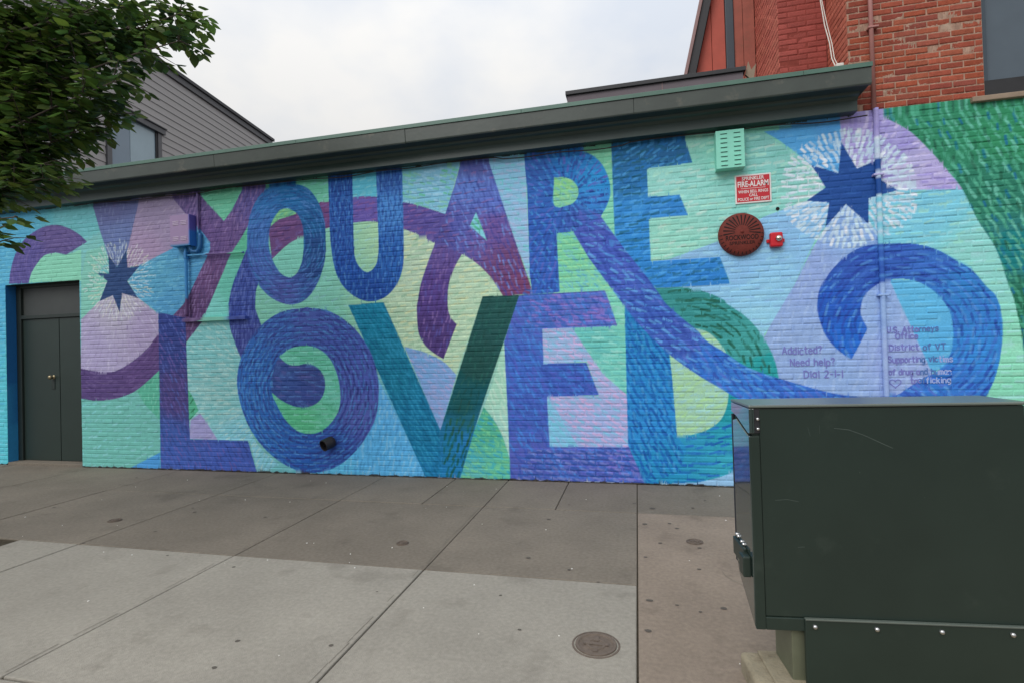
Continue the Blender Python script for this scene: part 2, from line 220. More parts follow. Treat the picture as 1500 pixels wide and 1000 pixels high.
MURAL=[
('field',[('L',[(-13.364,5.159),(3.967,4.659),(3.799,-0.241),(-13.476,-1.054)])],[((-10.127,3.688),(92,172,210)),((-10.121,0.439),(95,190,205)),((-9.241,4.005),(104,180,198)),((-8.207,3.595),(110,185,190)),((-7.816,0.36),(100,182,172)),((-5.749,3.853),(88,190,150)),((-4.391,4.207),(95,196,165)),((-4.128,2.101),(120,205,182)),((-4.221,2.577),(125,205,185)),((-3.501,2.353),(150,210,175)),((-2.98,3.145),(168,212,168)),((-2.905,2.324),(170,212,165)),((-3.35,0.515),(95,172,222)),((-0.36,3.779),(112,205,168)),((0.422,3.291),(128,212,190)),((0.976,4.034),(122,208,185)),((0.586,1.196),(135,210,170)),((3.607,2.788),(128,205,218)),((3.67,1.157),(135,215,190)),((0.775,0.01),(155,190,225))],[([(150,210,225),(120,190,200)],58,0.076,0.018,'ang',(20,),0.35)]),
('left_wall',[('L',[(-13.364,5.159),(-9.991,4.463),(-10.09,-0.228),(-13.462,-0.327)])],[((-11.06,3.182),(90,170,212)),((-10.121,0.439),(98,192,208))],[([(140,205,230),(70,150,200)],87,0.085,0.018,'ang',(10,),0.35)]),
('left_upper',[('L',[(-10.113,4.362),(-8.195,4.084),(-8.042,3.625),(-7.89,3.213),(-8.111,2.984),(-8.441,2.945),(-10.062,2.95),(-11.065,2.952),(-11.037,4.334)])],[((-9.975,3.788),(95,172,210)),((-8.336,3.873),(108,182,190)),((-8.147,3.271),(118,192,188))],[([(140,205,220)],72,0.076,0.016,'ang',(8,),0.35)]),
('c_inner',[('S',[(-9.526,2.928),(-9.464,3.08),(-9.344,3.221),(-9.186,3.344),(-8.956,3.373),(-8.731,3.328),(-8.431,3.394)]),('L',[(-8.442,2.902)])],[(None,(128,208,178))],[]),
('star1_left',[('L',[(-8.441,2.945),(-8.322,3.357),(-8.048,3.396),(-7.89,3.213),(-8.111,2.984),(-7.916,2.858),(-8.066,2.58),(-8.456,2.289)])],[(None,(122,196,180))],[]),
('star1_bottom',[('L',[(-8.456,2.295),(-8.066,2.58),(-7.742,2.692),(-7.375,2.602),(-6.978,2.318)]),('S',[(-6.978,2.004),(-7.187,1.816),(-7.468,1.627),(-7.823,1.479),(-8.182,1.485),(-8.481,1.534)])],[((-7.729,2.464),(178,168,192)),((-8.248,1.759),(172,158,198)),((-7.181,2.094),(170,152,192))],[([(200,190,215),(150,130,180)],72,0.085,0.016,'rad',((-7.706,2.841),3),0.35)]),
('star1_wedge',[('L',[(-8.195,4.084),(-7.27,4.126),(-7.516,3.301),(-7.733,3.074),(-7.89,3.213),(-8.042,3.625)])],[((-7.764,4.031),(104,98,150)),((-7.705,3.513),(112,118,172))],[([(150,150,195),(90,90,150)],87,0.076,0.014,'ang',(85,),0.3)]),
('star1_pink',[('L',[(-7.27,4.126),(-6.708,4.115),(-6.273,3.663),(-6.148,3.449),(-6.695,3.276),(-7.33,3.057),(-7.574,3.05),(-7.533,3.302)])],[((-6.965,3.958),(150,132,168)),((-7.154,3.219),(168,140,178)),((-6.606,3.512),(158,138,175))],[([(188,168,195),(140,120,165)],101,0.076,0.014,'ang',(45,),0.3)]),
('star1_blue',[('L',[(-7.33,3.063),(-6.695,3.282),(-6.305,3.679),(-5.895,3.294),(-5.84,2.968),(-6.307,2.29),(-6.67,2.237),(-6.97,2.332),(-7.375,2.602),(-7.527,2.85)])],[((-6.993,2.819),(98,165,200)),((-6.215,3.372),(92,158,208)),((-6.833,2.423),(92,158,205))],[([(140,200,220),(70,135,185)],174,0.068,0.014,'ang',(12,),0.4)]),
('under_swoosh_green',[('L',[(-6.974,1.478),(-7.199,1.315),(-7.409,1.178),(-7.242,0.954),(-6.982,0.732)])],[(None,(76,178,150))],[([(120,200,180)],87,0.068,0.016,'ang',(80,),0.4)]),
('foot_blue',[('L',[(-6.994,0.249),(-7.576,-0.005),(-6.994,-0.04)])],[(None,(82,150,215))],[]),
('y_gap',[('L',[(-6.207,4.157),(-5.404,4.131),(-5.778,3.603)])],[((-5.766,4.059),(84,176,140)),((-5.775,3.71),(100,200,165))],[([(130,210,175)],72,0.076,0.014,'ang',(10,),0.4)]),
('y_right',[('L',[(-5.082,4.125),(-4.663,4.108),(-5.087,3.941),(-5.323,3.671),(-5.381,3.225),(-5.479,3.019),(-5.677,2.605),(-5.734,2.22),(-6.277,2.243),(-5.962,2.593),(-5.663,3.138),(-5.276,3.72)])],[((-5.023,4.066),(88,190,150)),((-5.409,3.333),(82,190,152)),((-5.674,2.711),(95,198,178)),((-6.034,2.273),(120,212,205))],[]),
('mid_aqua',[('L',[(-6.483,1.843),(-6.279,2.162),(-5.751,2.174)]),('S',[(-5.729,2.408),(-5.721,2.114),(-5.648,1.871),(-5.546,1.616),(-5.587,1.206),(-5.534,0.862),(-5.388,0.546),(-5.241,0.338),(-4.945,0.11)]),('L',[(-5.296,-0.029),(-5.421,0.446),(-6.468,0.46)])],[((-6.139,1.941),(138,202,205)),((-5.999,1.13),(140,198,200)),((-5.549,0.28),(150,205,225))],[([(180,220,215),(110,185,190)],188,0.076,0.016,'rad',((-4.476,1.169),3),0.5)]),
('mid_green_leaf',[('S',[(-6.466,1.188),(-6.372,1.052),(-6.288,0.875)]),('L',[(-6.421,0.753),(-6.478,0.726)])],[(None,(70,180,140))],[([(20,120,80)],87,0.076,0.014,'ang',(40,),0.7)]),
('mid_lilac',[('L',[(-6.435,0.731),(-6.263,0.835),(-6.169,0.727),(-5.968,0.455),(-6.461,0.46)])],[(None,(160,152,205))],[([(185,175,215)],58,0.076,0.016,'ang',(40,),0.4)]),
('lower_blue',[('S',[(-3.39,1.306),(-3.387,1.034),(-3.435,0.763),(-3.592,0.501),(-3.791,0.287),(-4.047,0.106),(-4.362,0.017)]),('L',[(-4.567,-0.06),(-3.255,-0.047),(-2.778,-0.021),(-2.683,-0.057),(-2.775,0.074)])],[((-3.514,0.366),(102,182,236)),((-3.358,1.108),(106,180,236)),((-4.078,0.017),(108,194,234))],[([(150,200,235),(80,150,210)],159,0.085,0.018,'ang',(82,),0.5)]),
('u_right_top',[('L',[(-2.981,4.084),(-2.13,4.133),(-2.365,3.411)]),('S',[(-2.479,3.469),(-2.735,3.565),(-2.975,3.631)])],[((-2.595,3.917),(138,188,218)),((-2.852,4.066),(130,192,210))],[([(80,190,150),(120,200,170),(170,205,230)],159,0.085,0.018,'ang',(-18,),0.65)]),
('u_hole_top',[('L',[(-3.701,4.086),(-3.335,4.085),(-3.345,3.729),(-3.702,3.763)])],[(None,(100,188,215))],[([(150,210,220)],87,0.076,0.016,'ang',(10,),0.4)]),
('yellow_green',[('L',[(-2.977,3.271),(-2.974,3.291),(-2.49,3.059),(-1.843,2.892),(-1.616,2.326),(-1.898,2.327),(-2.285,1.338)]),('S',[(-2.457,1.509),(-2.711,1.635),(-2.997,1.716)]),('L',[(-3.3,2.343),(-3.45,2.351),(-3.255,2.377),(-3.008,2.635)])],[((-2.804,2.96),(182,208,182)),((-3.043,1.963),(180,212,180)),((-2.193,1.932),(178,210,178))],[([(205,228,190),(215,222,170),(150,195,160)],188,0.072,0.018,'ang',(12,),0.55)]),
('v_lilac',[('S',[(-2.997,1.716),(-2.711,1.635),(-2.457,1.509),(-2.28,1.333)]),('L',[(-2.521,0.617)])],[((-2.792,1.516),(135,165,220)),((-2.498,0.981),(150,165,220))],[([(185,165,215),(120,170,220)],217,0.051,0.016,'ang',(-30,),0.5)]),
('a_right',[('L',[(-1.796,4.095),(-1.289,4.097),(-1.277,2.505),(-1.452,3.005),(-1.628,3.582)])],[((-1.521,3.924),(145,190,222)),((-1.402,3.094),(160,190,225))],[([(120,205,210),(185,180,220)],159,0.076,0.018,'ang',(-12,),0.5)]),
('a_hole',[('L',[(-1.956,3.411),(-2.043,3.24),(-1.819,3.028)])],[(None,(140,205,222))],[([(60,190,140)],232,0.068,0.018,'ang',(-45,),0.7)]),
('r_field',[('L',[(-0.934,3.081),(-0.706,3.074),(-0.115,2.105),(-0.299,2.136),(-0.338,2.317),(-0.922,2.329)])],[((-0.804,2.819),(112,208,162)),((-0.481,2.347),(118,208,175))],[([(110,180,215),(150,220,150)],246,0.051,0.016,'ang',(-30,),0.5)]),
('r_slit',[('L',[(-0.586,4.062),(-0.212,4.08),(-0.206,2.956),(-0.377,3.216),(-0.257,3.52),(-0.325,3.841)])],[((-0.321,3.953),(112,200,162)),((-0.277,3.23),(118,210,178))],[([(160,220,180)],87,0.068,0.016,'ang',(10,),0.4)]),
('r_hole',[('S',[(-0.8,3.739),(-0.688,3.675),(-0.635,3.556),(-0.672,3.446),(-0.764,3.393)]),('L',[(-0.943,3.409),(-0.933,3.753)])],[((-0.825,3.666),(125,208,135)),((-0.785,3.457),(125,205,165))],[([(110,190,205),(160,220,140)],246,0.051,0.016,'ang',(-30,),0.55)]),
('e_mint',[('L',[(0.593,4.085),(1.481,4.013),(1.741,3.783),(1.978,3.57),(2.099,3.328),(1.891,3.191),(1.45,3.06),(0.971,2.823),(0.392,2.637),(0.182,2.629),(0.174,3.765),(0.717,3.76)])],[((0.764,3.961),(132,204,188)),((0.545,3.529),(146,216,208)),((0.422,2.908),(144,214,196)),((1.551,3.805),(126,200,194)),((1.338,3.196),(138,212,202))],[([(180,230,205),(205,225,215),(100,190,175)],101,0.102,0.02,'ang',(12,),0.4)]),
('e_sky',[('L',[(0.182,2.636),(0.393,2.644),(0.971,2.823),(1.45,3.06),(1.891,3.198),(2.121,3.17),(2.066,2.894),(1.96,2.749),(1.618,2.026),(1.407,1.727),(1.554,1.234),(0.711,2.283),(0.246,2.319),(1.074,2.322),(0.965,2.636)])],[((0.517,2.64),(155,190,228)),((1.119,2.473),(150,190,232)),((1.81,3.008),(150,190,232)),((1.304,2.145),(155,198,230)),((1.297,1.909),(160,205,230))],[([(175,215,235),(150,180,225)],87,0.102,0.02,'ang',(8,),0.4)]),
('star2_top_blue',[('L',[(1.478,4.026),(2.255,4.057),(2.262,3.817),(2.22,3.475),(1.957,3.589),(1.776,3.777),(1.628,3.914)])],[((1.912,3.931),(92,165,225)),((2.1,4.011),(92,158,222))],[([(130,190,235)],58,0.085,0.018,'ang',(8,),0.3)]),
('star2_lilac',[('L',[(2.255,4.057),(2.594,4.086)]),('S',[(2.711,4.019),(2.898,3.871),(3.062,3.673),(3.223,3.438),(3.378,3.184)]),('L',[(2.781,3.231),(2.594,3.386),(2.644,3.591),(2.402,3.507),(2.259,3.818)])],[((2.39,3.975),(168,150,212)),((2.808,3.782),(165,152,212)),((2.762,3.428),(190,182,222)),((3.218,3.282),(185,168,222))],[([(150,130,205),(205,190,230)],130,0.085,0.02,'rad',((2.37,3.348),3),0.6)]),
('star2_aqua',[('L',[(2.781,3.235),(3.378,3.184)]),('S',[(3.502,2.848),(3.653,2.528),(3.752,2.14),(3.794,1.983),(3.845,1.62),(3.865,1.28)]),('L',[(3.837,0.875),(3.53,1.047),(3.436,2.367),(3.111,2.586),(2.579,2.665),(2.498,2.892),(2.507,3.173)])],[((2.956,3.052),(135,200,225)),((3.517,2.345),(135,212,205)),((3.757,1.357),(135,218,185)),((3.718,1.13),(125,212,178))],[([(165,220,225),(150,220,190)],87,0.093,0.018,'ang',(5,),0.4)]),
('star2_bottom',[('L',[(2.281,3.127),(2.501,2.882),(2.583,2.805),(2.592,2.543),(2.415,2.556),(2.191,2.324),(2.09,2.003),(2.202,1.552),(2.309,1.509),(2.316,1.711),(2.326,2.013),(2.477,2.267),(2.587,2.381),(2.655,2.326),(3.064,1.197),(2.644,0.925),(2.254,0.926),(1.542,1.218),(1.382,1.638),(1.455,1.792),(1.727,2.251),(1.927,2.651),(2.073,2.896)])],[((2.282,2.869),(150,172,225)),((1.918,2.384),(158,168,222)),((1.65,1.63),(158,172,220)),((2.5,1.905),(160,176,225)),((2.732,1.498),(165,170,222)),((2.044,1.15),(155,172,222))],[([(180,190,230),(140,155,210)],101,0.093,0.018,'ang',(75,),0.4)]),
('e2_pink',[('L',[(-1.143,1.893),(-0.753,1.883),(-0.592,1.603),(-0.401,1.307),(-0.121,1.055),(-0.123,0.431),(-1.106,0.416),(-1.11,1.056),(-0.464,1.051),(-0.596,1.468),(-1.145,1.446)])],[((-0.953,1.658),(165,180,222)),((-0.405,1.196),(172,172,218)),((-0.422,0.638),(168,172,222))],[([(210,165,215),(130,195,225),(200,170,220)],190,0.07,0.017,'ang',(-28,),0.6)]),
('e2_aqua',[('S',[(-1.098,1.049),(-0.977,0.861),(-0.869,0.657),(-0.729,0.429)]),('L',[(-1.094,0.416)])],[(None,(140,192,225))],[([(165,175,220),(120,200,220)],232,0.068,0.017,'ang',(-50,),0.5)]),
('e2_mint',[('L',[(-0.31,2.287),(-0.097,2.32),(-0.124,2.122),(-0.125,1.055),(-0.401,1.307),(-0.592,1.603),(-0.769,1.884),(-0.219,1.882)])],[((-0.498,1.757),(98,196,188)),((-0.181,2.08),(118,210,180)),((-0.206,1.238),(110,205,190))],[([(150,215,205),(80,185,185)],188,0.076,0.018,'ang',(-15,),0.5)]),
('v_sliver',[('L',[(-1.621,1.735),(-1.607,0.164),(-1.76,0.721),(-1.925,0.908),(-1.793,1.236)])],[((-1.673,1.211),(160,215,190)),((-1.645,0.512),(160,212,200))],[([(195,225,205)],145,0.085,0.018,'ang',(-70,),0.5)]),
('v_green',[('S',[(-1.924,0.92),(-1.807,0.768),(-1.692,0.558),(-1.6,0.257)]),('L',[(-1.601,-0.032),(-2.287,-0.054),(-2.056,0.625)])],[((-1.908,0.626),(60,175,145)),((-1.727,0.162),(80,190,160)),((-2.121,0.081),(80,180,180))],[([(110,205,140),(70,170,200)],217,0.06,0.018,'ang',(-25,),0.6)]),
('d_right',[('L',[(0.015,-0.015),(0.641,0.037)]),('S',[(0.885,0.108),(1.086,0.208)]),('L',[(1.535,0.344),(1.525,0.013)])],[(None,(158,190,228))],[]),
('green_leaf',[('L',[(2.594,4.086)]),('S',[(2.711,4.015),(2.898,3.871),(3.062,3.673),(3.223,3.438),(3.373,3.189),(3.502,2.848),(3.653,2.528),(3.752,2.14),(3.794,1.983),(3.845,1.62),(3.861,1.431)]),('L',[(3.924,1.363),(4.018,4.087)])],[((3.153,3.839),(22,132,92)),((3.807,3.758),(22,138,88)),((3.624,3.107),(18,120,95)),((3.797,2.518),(22,125,130)),((3.841,1.942),(15,110,80))],[([(70,175,140),(95,190,165),(60,165,130)],137,0.093,0.023,'ang',(-62,),0.62),([(30,105,150),(12,95,70)],58,0.076,0.022,'ang',(-75,),0.6)]),
('c_band',[('S',[(-9.949,2.934),(-9.896,3.197),(-9.771,3.46),(-9.569,3.655),(-9.254,3.794),(-8.946,3.82),(-8.684,3.748),(-8.463,3.629),(-8.311,3.501)]),('L',[(-8.731,3.328)]),('S',[(-8.956,3.379),(-9.186,3.344),(-9.344,3.221),(-9.464,3.08),(-9.526,2.919)])],[((-9.534,3.443),(92,78,150)),((-8.95,3.667),(100,80,142))],[([(125,105,165),(75,60,125)],159,0.085,0.016,'tan',((-8.961,3.167),),0.4)]),
('swoosh',[('S',[(-8.481,1.534),(-8.182,1.485),(-7.823,1.479),(-7.468,1.627),(-7.187,1.816),(-6.995,2.004),(-6.703,2.27),(-6.501,2.398)]),('L',[(-6.147,2.219),(-6.481,1.878)]),('S',[(-6.684,1.665),(-6.984,1.47),(-7.199,1.315),(-7.479,1.15),(-7.833,1.054),(-8.193,1.028),(-8.484,1.064)])],[((-8.079,1.241),(88,62,122)),((-7.263,1.511),(96,66,128)),((-6.344,2.119),(98,62,118))],[([(120,95,150),(70,50,105)],145,0.085,0.016,'tan',((-7.872,2.461),),0.4)]),
('arch',[('S',[(-5.039,3.436),(-4.855,3.565),(-4.587,3.62),(-4.264,3.733),(-4.077,3.742),(-3.696,3.767),(-3.353,3.74),(-2.967,3.627),(-2.975,3.636),(-2.735,3.565),(-2.378,3.424)]),('L',[(-2.389,3.027)]),('S',[(-2.529,3.049),(-2.746,3.175),(-2.974,3.279),(-2.963,3.27),(-3.354,3.401),(-3.706,3.418),(-4.058,3.383),(-4.478,3.288),(-4.716,3.203),(-4.99,3.008)])],[((-4.741,3.387),(108,68,128)),((-4.139,3.569),(115,62,125)),((-3.535,3.592),(104,82,172)),((-2.815,3.381),(92,72,155)),((-2.613,3.286),(88,72,155))],[([(140,85,150),(120,95,170),(80,55,130)],159,0.085,0.016,'ang',(12,),0.5)]),
('y',[('L',[(-6.743,4.11),(-6.188,4.114)]),('S',[(-6.184,4.045),(-6.026,3.868),(-5.777,3.616)]),('L',[(-5.648,3.753),(-5.414,4.105),(-5.022,4.113)]),('S',[(-5.15,3.867),(-5.277,3.667),(-5.438,3.415),(-5.663,3.138),(-5.795,2.906),(-5.962,2.593),(-6.147,2.264),(-6.146,2.292),(-6.296,2.136),(-6.448,1.951)]),('L',[(-6.764,1.878),(-6.941,2.216)]),('S',[(-6.687,2.301),(-6.484,2.483),(-6.28,2.8),(-6.027,3.218)]),('L',[(-6.024,3.326),(-6.196,3.529),(-6.436,3.768)])],[((-6.414,3.985),(98,78,135)),((-5.847,3.393),(108,78,142)),((-5.269,3.984),(100,85,160)),((-6.116,2.845),(108,70,125)),((-6.355,2.396),(95,62,112)),((-6.629,1.957),(100,66,118))],[([(150,118,175),(130,95,155),(80,58,115)],246,0.085,0.014,'ang',(72,),0.5)]),
('o_ribbon',[('S',[(-5.381,3.225),(-5.511,2.968),(-5.643,2.71),(-5.729,2.42),(-5.751,2.154),(-5.729,2.408),(-5.721,2.114),(-5.648,1.871),(-5.531,1.603)]),('L',[(-5.139,1.908),(-5.075,2.063)]),('S',[(-5.181,2.067),(-5.267,2.281),(-5.28,2.346),(-5.259,2.583),(-5.179,2.736)]),('L',[(-5.291,3.113)])],[((-5.361,2.8),(72,82,170)),((-5.527,2.358),(68,78,165)),((-5.507,1.92),(72,72,155))],[([(48,50,130),(110,115,190)],246,0.093,0.014,'ang',(82,),0.55)]),
('o_hole_green',[('L',[(-5.039,3.463),(-4.851,3.735),(-4.557,3.657),(-4.587,3.613),(-4.856,3.563)])],[(None,(108,192,140))],[([(150,205,120),(60,160,150)],217,0.068,0.014,'ang',(30,),0.6)]),
('o_hole_mint',[('L',[(-5.005,2.996),(-4.716,3.195),(-4.464,3.282),(-4.473,2.953),(-4.699,2.708),(-4.875,2.797)])],[(None,(120,208,190))],[]),
('o',[('S',[(-4.693,4.072),(-4.402,3.965),(-4.234,3.756),(-4.141,3.492),(-4.128,3.236),(-4.14,2.982),(-4.218,2.731),(-4.354,2.509),(-4.532,2.376),(-4.738,2.353),(-4.945,2.422),(-5.123,2.549),(-5.3,2.77),(-5.386,3.04),(-5.394,3.332),(-5.356,3.594),(-5.258,3.824),(-5.086,3.993),(-4.902,4.067),(-4.693,4.072)]),('H',[(-4.718,3.71),(-4.572,3.619),(-4.489,3.444),(-4.475,3.211),(-4.501,2.98),(-4.579,2.805),(-4.699,2.734),(-4.846,2.795),(-4.961,2.959),(-5.031,3.173),(-5.026,3.383),(-4.976,3.536),(-4.852,3.683),(-4.718,3.71)])],[((-4.698,3.903),(32,108,175)),((-4.271,3.452),(30,92,155)),((-4.279,3.145),(34,74,140)),((-4.273,2.837),(40,70,138)),((-4.44,2.539),(66,86,165)),((-4.763,2.53),(88,90,175)),((-5.175,2.894),(78,95,180)),((-5.221,3.477),(68,108,185)),((-5.028,3.882),(50,112,185))],[([(95,135,205),(35,60,130),(60,130,190)],246,0.085,0.014,'tan',((-4.731,3.217),),0.45)]),
('u',[('L',[(-4.072,4.125)]),('S',[(-4.064,3.69),(-4.055,3.179),(-4.002,2.82),(-3.896,2.586),(-3.705,2.412),(-3.487,2.334),(-3.269,2.378),(-3.104,2.517),(-3.006,2.708),(-2.972,2.952),(-2.965,3.516)]),('L',[(-2.964,4.095),(-3.346,4.098)]),('S',[(-3.339,3.549),(-3.333,3.175),(-3.345,2.953),(-3.392,2.807),(-3.503,2.734),(-3.612,2.795),(-3.691,2.951),(-3.703,3.204),(-3.699,3.657)]),('L',[(-3.698,4.106)])],[((-3.888,3.927),(48,98,180)),((-3.877,3.293),(50,95,180)),((-3.836,2.709),(38,82,175)),((-3.482,2.513),(36,75,165)),((-3.175,2.867),(48,100,185)),((-3.154,3.607),(75,130,205)),((-3.171,3.956),(55,95,175))],[([(28,55,140),(25,60,150)],217,0.085,0.015,'ang',(88,),0.6),([(100,150,215)],87,0.068,0.014,'ang',(88,),0.4)]),
('a_tail',[('S',[(-2.529,3.049),(-2.626,2.826),(-2.737,2.541),(-2.797,2.276),(-2.807,2.197),(-2.794,1.905),(-2.708,1.732),(-2.582,1.62),(-2.452,1.54)]),('L',[(-2.257,1.982)]),('S',[(-2.34,2.069),(-2.374,2.226),(-2.353,2.495),(-2.271,2.707),(-2.16,2.886)]),('L',[(-2.161,3.058),(-2.41,3.173)])],[((-2.495,2.89),(98,72,148)),((-2.559,2.459),(90,58,140)),((-2.602,1.826),(80,52,122))],[([(135,100,170),(65,40,105),(90,80,165)],174,0.085,0.016,'ang',(75,),0.5)]),
('a',[('L',[(-2.136,4.102),(-1.779,4.089),(-1.628,3.582),(-1.452,3.005),(-1.3,2.53),(-1.24,2.323),(-1.629,2.315)]),('S',[(-1.779,2.558),(-1.946,2.734),(-2.165,2.886),(-2.529,3.049)]),('L',[(-2.378,3.412),(-2.227,3.807)]),('H',[(-1.956,3.411),(-2.043,3.24),(-1.819,3.028),(-1.956,3.411)])],[((-1.958,4.018),(90,85,160)),((-2.016,3.738),(100,120,205)),((-1.726,3.544),(100,110,200)),((-2.23,3.255),(95,88,175)),((-1.736,3.215),(108,75,155)),((-1.556,2.732),(112,62,118)),((-1.397,2.442),(118,55,105)),((-2.409,3.221),(85,68,145))],[([(120,140,220),(75,75,165),(60,60,150)],174,0.085,0.016,'ang',(-70,),0.5),([(150,100,160)],58,0.076,0.014,'ang',(10,),0.35)]),
('v_left',[('L',[(-3.809,2.303),(-3.281,2.315),(-2.522,0.622),(-2.535,0.573),(-2.502,-0.06),(-2.733,-0.067),(-2.73,-0.031)])],[((-3.503,2.261),(20,130,165)),((-3.223,1.518),(25,125,158)),((-2.763,0.522),(22,120,165)),((-2.586,0.035),(32,125,180))],[([(50,150,190),(15,100,140)],246,0.085,0.016,'ang',(-55,),0.5)]),
('v_right',[('L',[(-1.898,2.327),(-1.415,2.312),(-1.967,0.879),(-2.288,-0.053),(-2.502,-0.06),(-2.535,0.573),(-2.521,0.622)])],[((-1.692,2.265),(15,82,80)),((-1.986,1.491),(14,78,75)),((-2.222,0.909),(18,85,88)),((-2.23,0.624),(35,120,170)),((-2.395,0.145),(32,120,180))],[([(20,100,90),(12,68,62)],87,0.085,0.016,'ang',(70,),0.4)]),
('v_right_low',[('L',[(-2.428,0.766),(-2.001,0.838),(-2.137,0.412),(-2.285,0.006),(-2.5,-0.001),(-2.487,0.478)])],[((-2.226,0.766),(28,100,120)),((-2.236,0.434),(38,122,185)),((-2.439,0.383),(28,120,165)),((-2.397,0.074),(35,125,185))],[([(15,98,85),(12,90,75)],137,0.093,0.02,'ang',(74,),0.9)]),
('l',[('L',[(-6.977,2.342),(-6.488,2.239),(-6.481,1.878),(-6.45,0.457)]),('L',[(-5.451,0.443),(-5.304,-0.035),(-6.988,-0.067)])],[((-6.739,2.161),(52,60,138)),((-6.75,1.721),(56,62,136)),((-6.694,1.253),(76,62,126)),((-6.669,0.952),(78,62,126)),((-6.778,0.541),(65,85,165)),((-6.72,0.213),(68,88,175)),((-5.751,0.232),(72,88,180))],[([(95,100,185),(50,50,125),(110,85,165)],188,0.076,0.015,'ang',(-60,),0.5)]),
('d_hole',[('L',[(0.379,1.544)]),('S',[(0.656,1.827),(0.797,1.779),(0.895,1.691),(0.99,1.55)]),('S',[(1.005,1.073),(0.98,0.903),(0.905,0.755),(0.761,0.648),(0.597,0.593),(0.422,0.576)]),('L',[(0.405,1.034)])],[((0.677,1.183),(158,206,174)),((0.663,0.754),(156,204,172)),((0.855,1.713),(156,206,184))],[([(150,205,210),(165,215,140)],246,0.06,0.017,'ang',(20,),0.55)]),
('d_bowl',[('L',[(-0.172,2.324)]),('S',[(0.246,2.312),(0.569,2.305),(0.811,2.234),(0.989,2.14),(1.027,2.09),(1.201,1.955),(1.332,1.803),(1.442,1.611),(1.513,1.422),(1.541,1.234),(1.538,1.027),(1.473,0.778),(1.329,0.485),(1.106,0.219),(0.885,0.108),(0.641,0.037)]),('L',[(0.016,0.007),(-0.084,0.245),(0.432,0.576)]),('S',[(0.597,0.593),(0.761,0.648),(0.905,0.755),(0.98,0.903),(1.011,1.073),(1.023,1.326),(0.99,1.55),(0.895,1.691),(0.797,1.779),(0.656,1.827)]),('L',[(0.361,1.621)])],[((0.905,2.01),(32,145,145)),((1.289,1.657),(45,160,158)),((1.395,1.341),(40,155,160)),((0.505,2.25),(30,140,140)),((1.028,0.861),(35,150,165)),((0.753,0.392),(48,155,185)),((0.338,0.211),(38,140,185)),((1.011,0.333),(55,160,190))],[([(60,170,170)],58,0.102,0.018,'tan',((0.558,1.292),),0.4)]),
('d_bottom',[('L',[(-0.126,0.641),(0.432,0.576)]),('S',[(0.597,0.586),(0.761,0.637),(0.905,0.734)]),('L',[(1.123,0.735),(1.106,0.219)]),('S',[(0.885,0.108),(0.641,0.037)]),('L',[(0.037,-0.004)])],[((0.553,0.474),(50,150,190)),((1.02,0.608),(45,155,180)),((0.233,0.209),(40,142,190)),((1.009,0.27),(60,165,190))],[([(40,105,190),(35,100,180)],89,0.111,0.021,'tan',((0.561,1.399),),0.8)]),
('d_stem',[('L',[(-0.126,2.189),(0.369,1.555),(0.395,1.251)]),('L',[(0.428,0.576),(0.531,0.431),(0.44,0.149),(0.036,-0.01),(-0.138,0.46)])],[((0.03,1.85),(42,132,195)),((0.162,1.298),(45,135,205)),((0.102,0.752),(50,138,210)),((0.277,0.253),(42,140,195))],[([(30,98,180),(28,88,170)],174,0.102,0.02,'ang',(-60,),0.75),([(90,165,220)],58,0.085,0.016,'ang',(-80,),0.4)]),
('e2',[('L',[(-1.42,2.311),(-0.355,2.318)]),('L',[(-0.313,2.198),(-0.219,1.888),(-1.136,1.881),(-1.135,1.452),(-0.603,1.457),(-0.464,1.058),(-1.103,1.044),(-1.087,0.423),(-0.127,0.438),(0.04,0.007),(-1.601,-0.032),(-1.606,0.629),(-1.633,1.736)])],[((-1.337,2.062),(85,100,190)),((-0.6,2.076),(108,105,195)),((-1.403,1.439),(70,100,195)),((-0.851,1.269),(68,88,185)),((-1.374,0.815),(72,92,185)),((-1.345,0.217),(90,90,180)),((-0.656,0.232),(100,98,188)),((-0.218,0.154),(112,100,192))],[([(75,130,215),(60,75,175),(90,85,190)],174,0.102,0.018,'ang',(-62,),0.6),([(70,110,205)],72,0.085,0.02,'ang',(-10,),0.5)]),
('o2_hole',[('S',[(-4.906,1.64),(-4.724,1.752),(-4.489,1.777),(-4.288,1.733),(-4.106,1.596),(-3.998,1.391),(-3.952,1.138),(-3.975,0.912),(-4.087,0.723),(-4.261,0.587),(-4.464,0.54),(-4.667,0.592),(-4.84,0.745),(-4.954,0.927),(-5.054,1.122)]),('L',[(-4.967,1.564)])],[((-4.463,1.655),(98,202,175)),((-4.048,1.114),(105,210,185)),((-4.488,0.734),(80,198,140)),((-4.171,0.76),(95,205,165))],[([(130,215,195),(60,180,130)],159,0.085,0.016,'ang',(0,),0.5)]),
('o2_ball',[('S',[(-4.921,1.641),(-4.789,1.534),(-4.643,1.5),(-4.467,1.522),(-4.295,1.46),(-4.199,1.318),(-4.204,1.141),(-4.293,1.001),(-4.454,0.926),(-4.658,0.926),(-4.863,1.004),(-5.054,1.135)]),('L',[(-5.094,1.331)])],[((-4.767,1.249),(68,85,160)),((-4.442,1.373),(72,78,150)),((-4.48,1.015),(72,80,160))],[([(105,95,170),(45,65,140),(90,120,190)],217,0.085,0.015,'ang',(-8,),0.5)]),
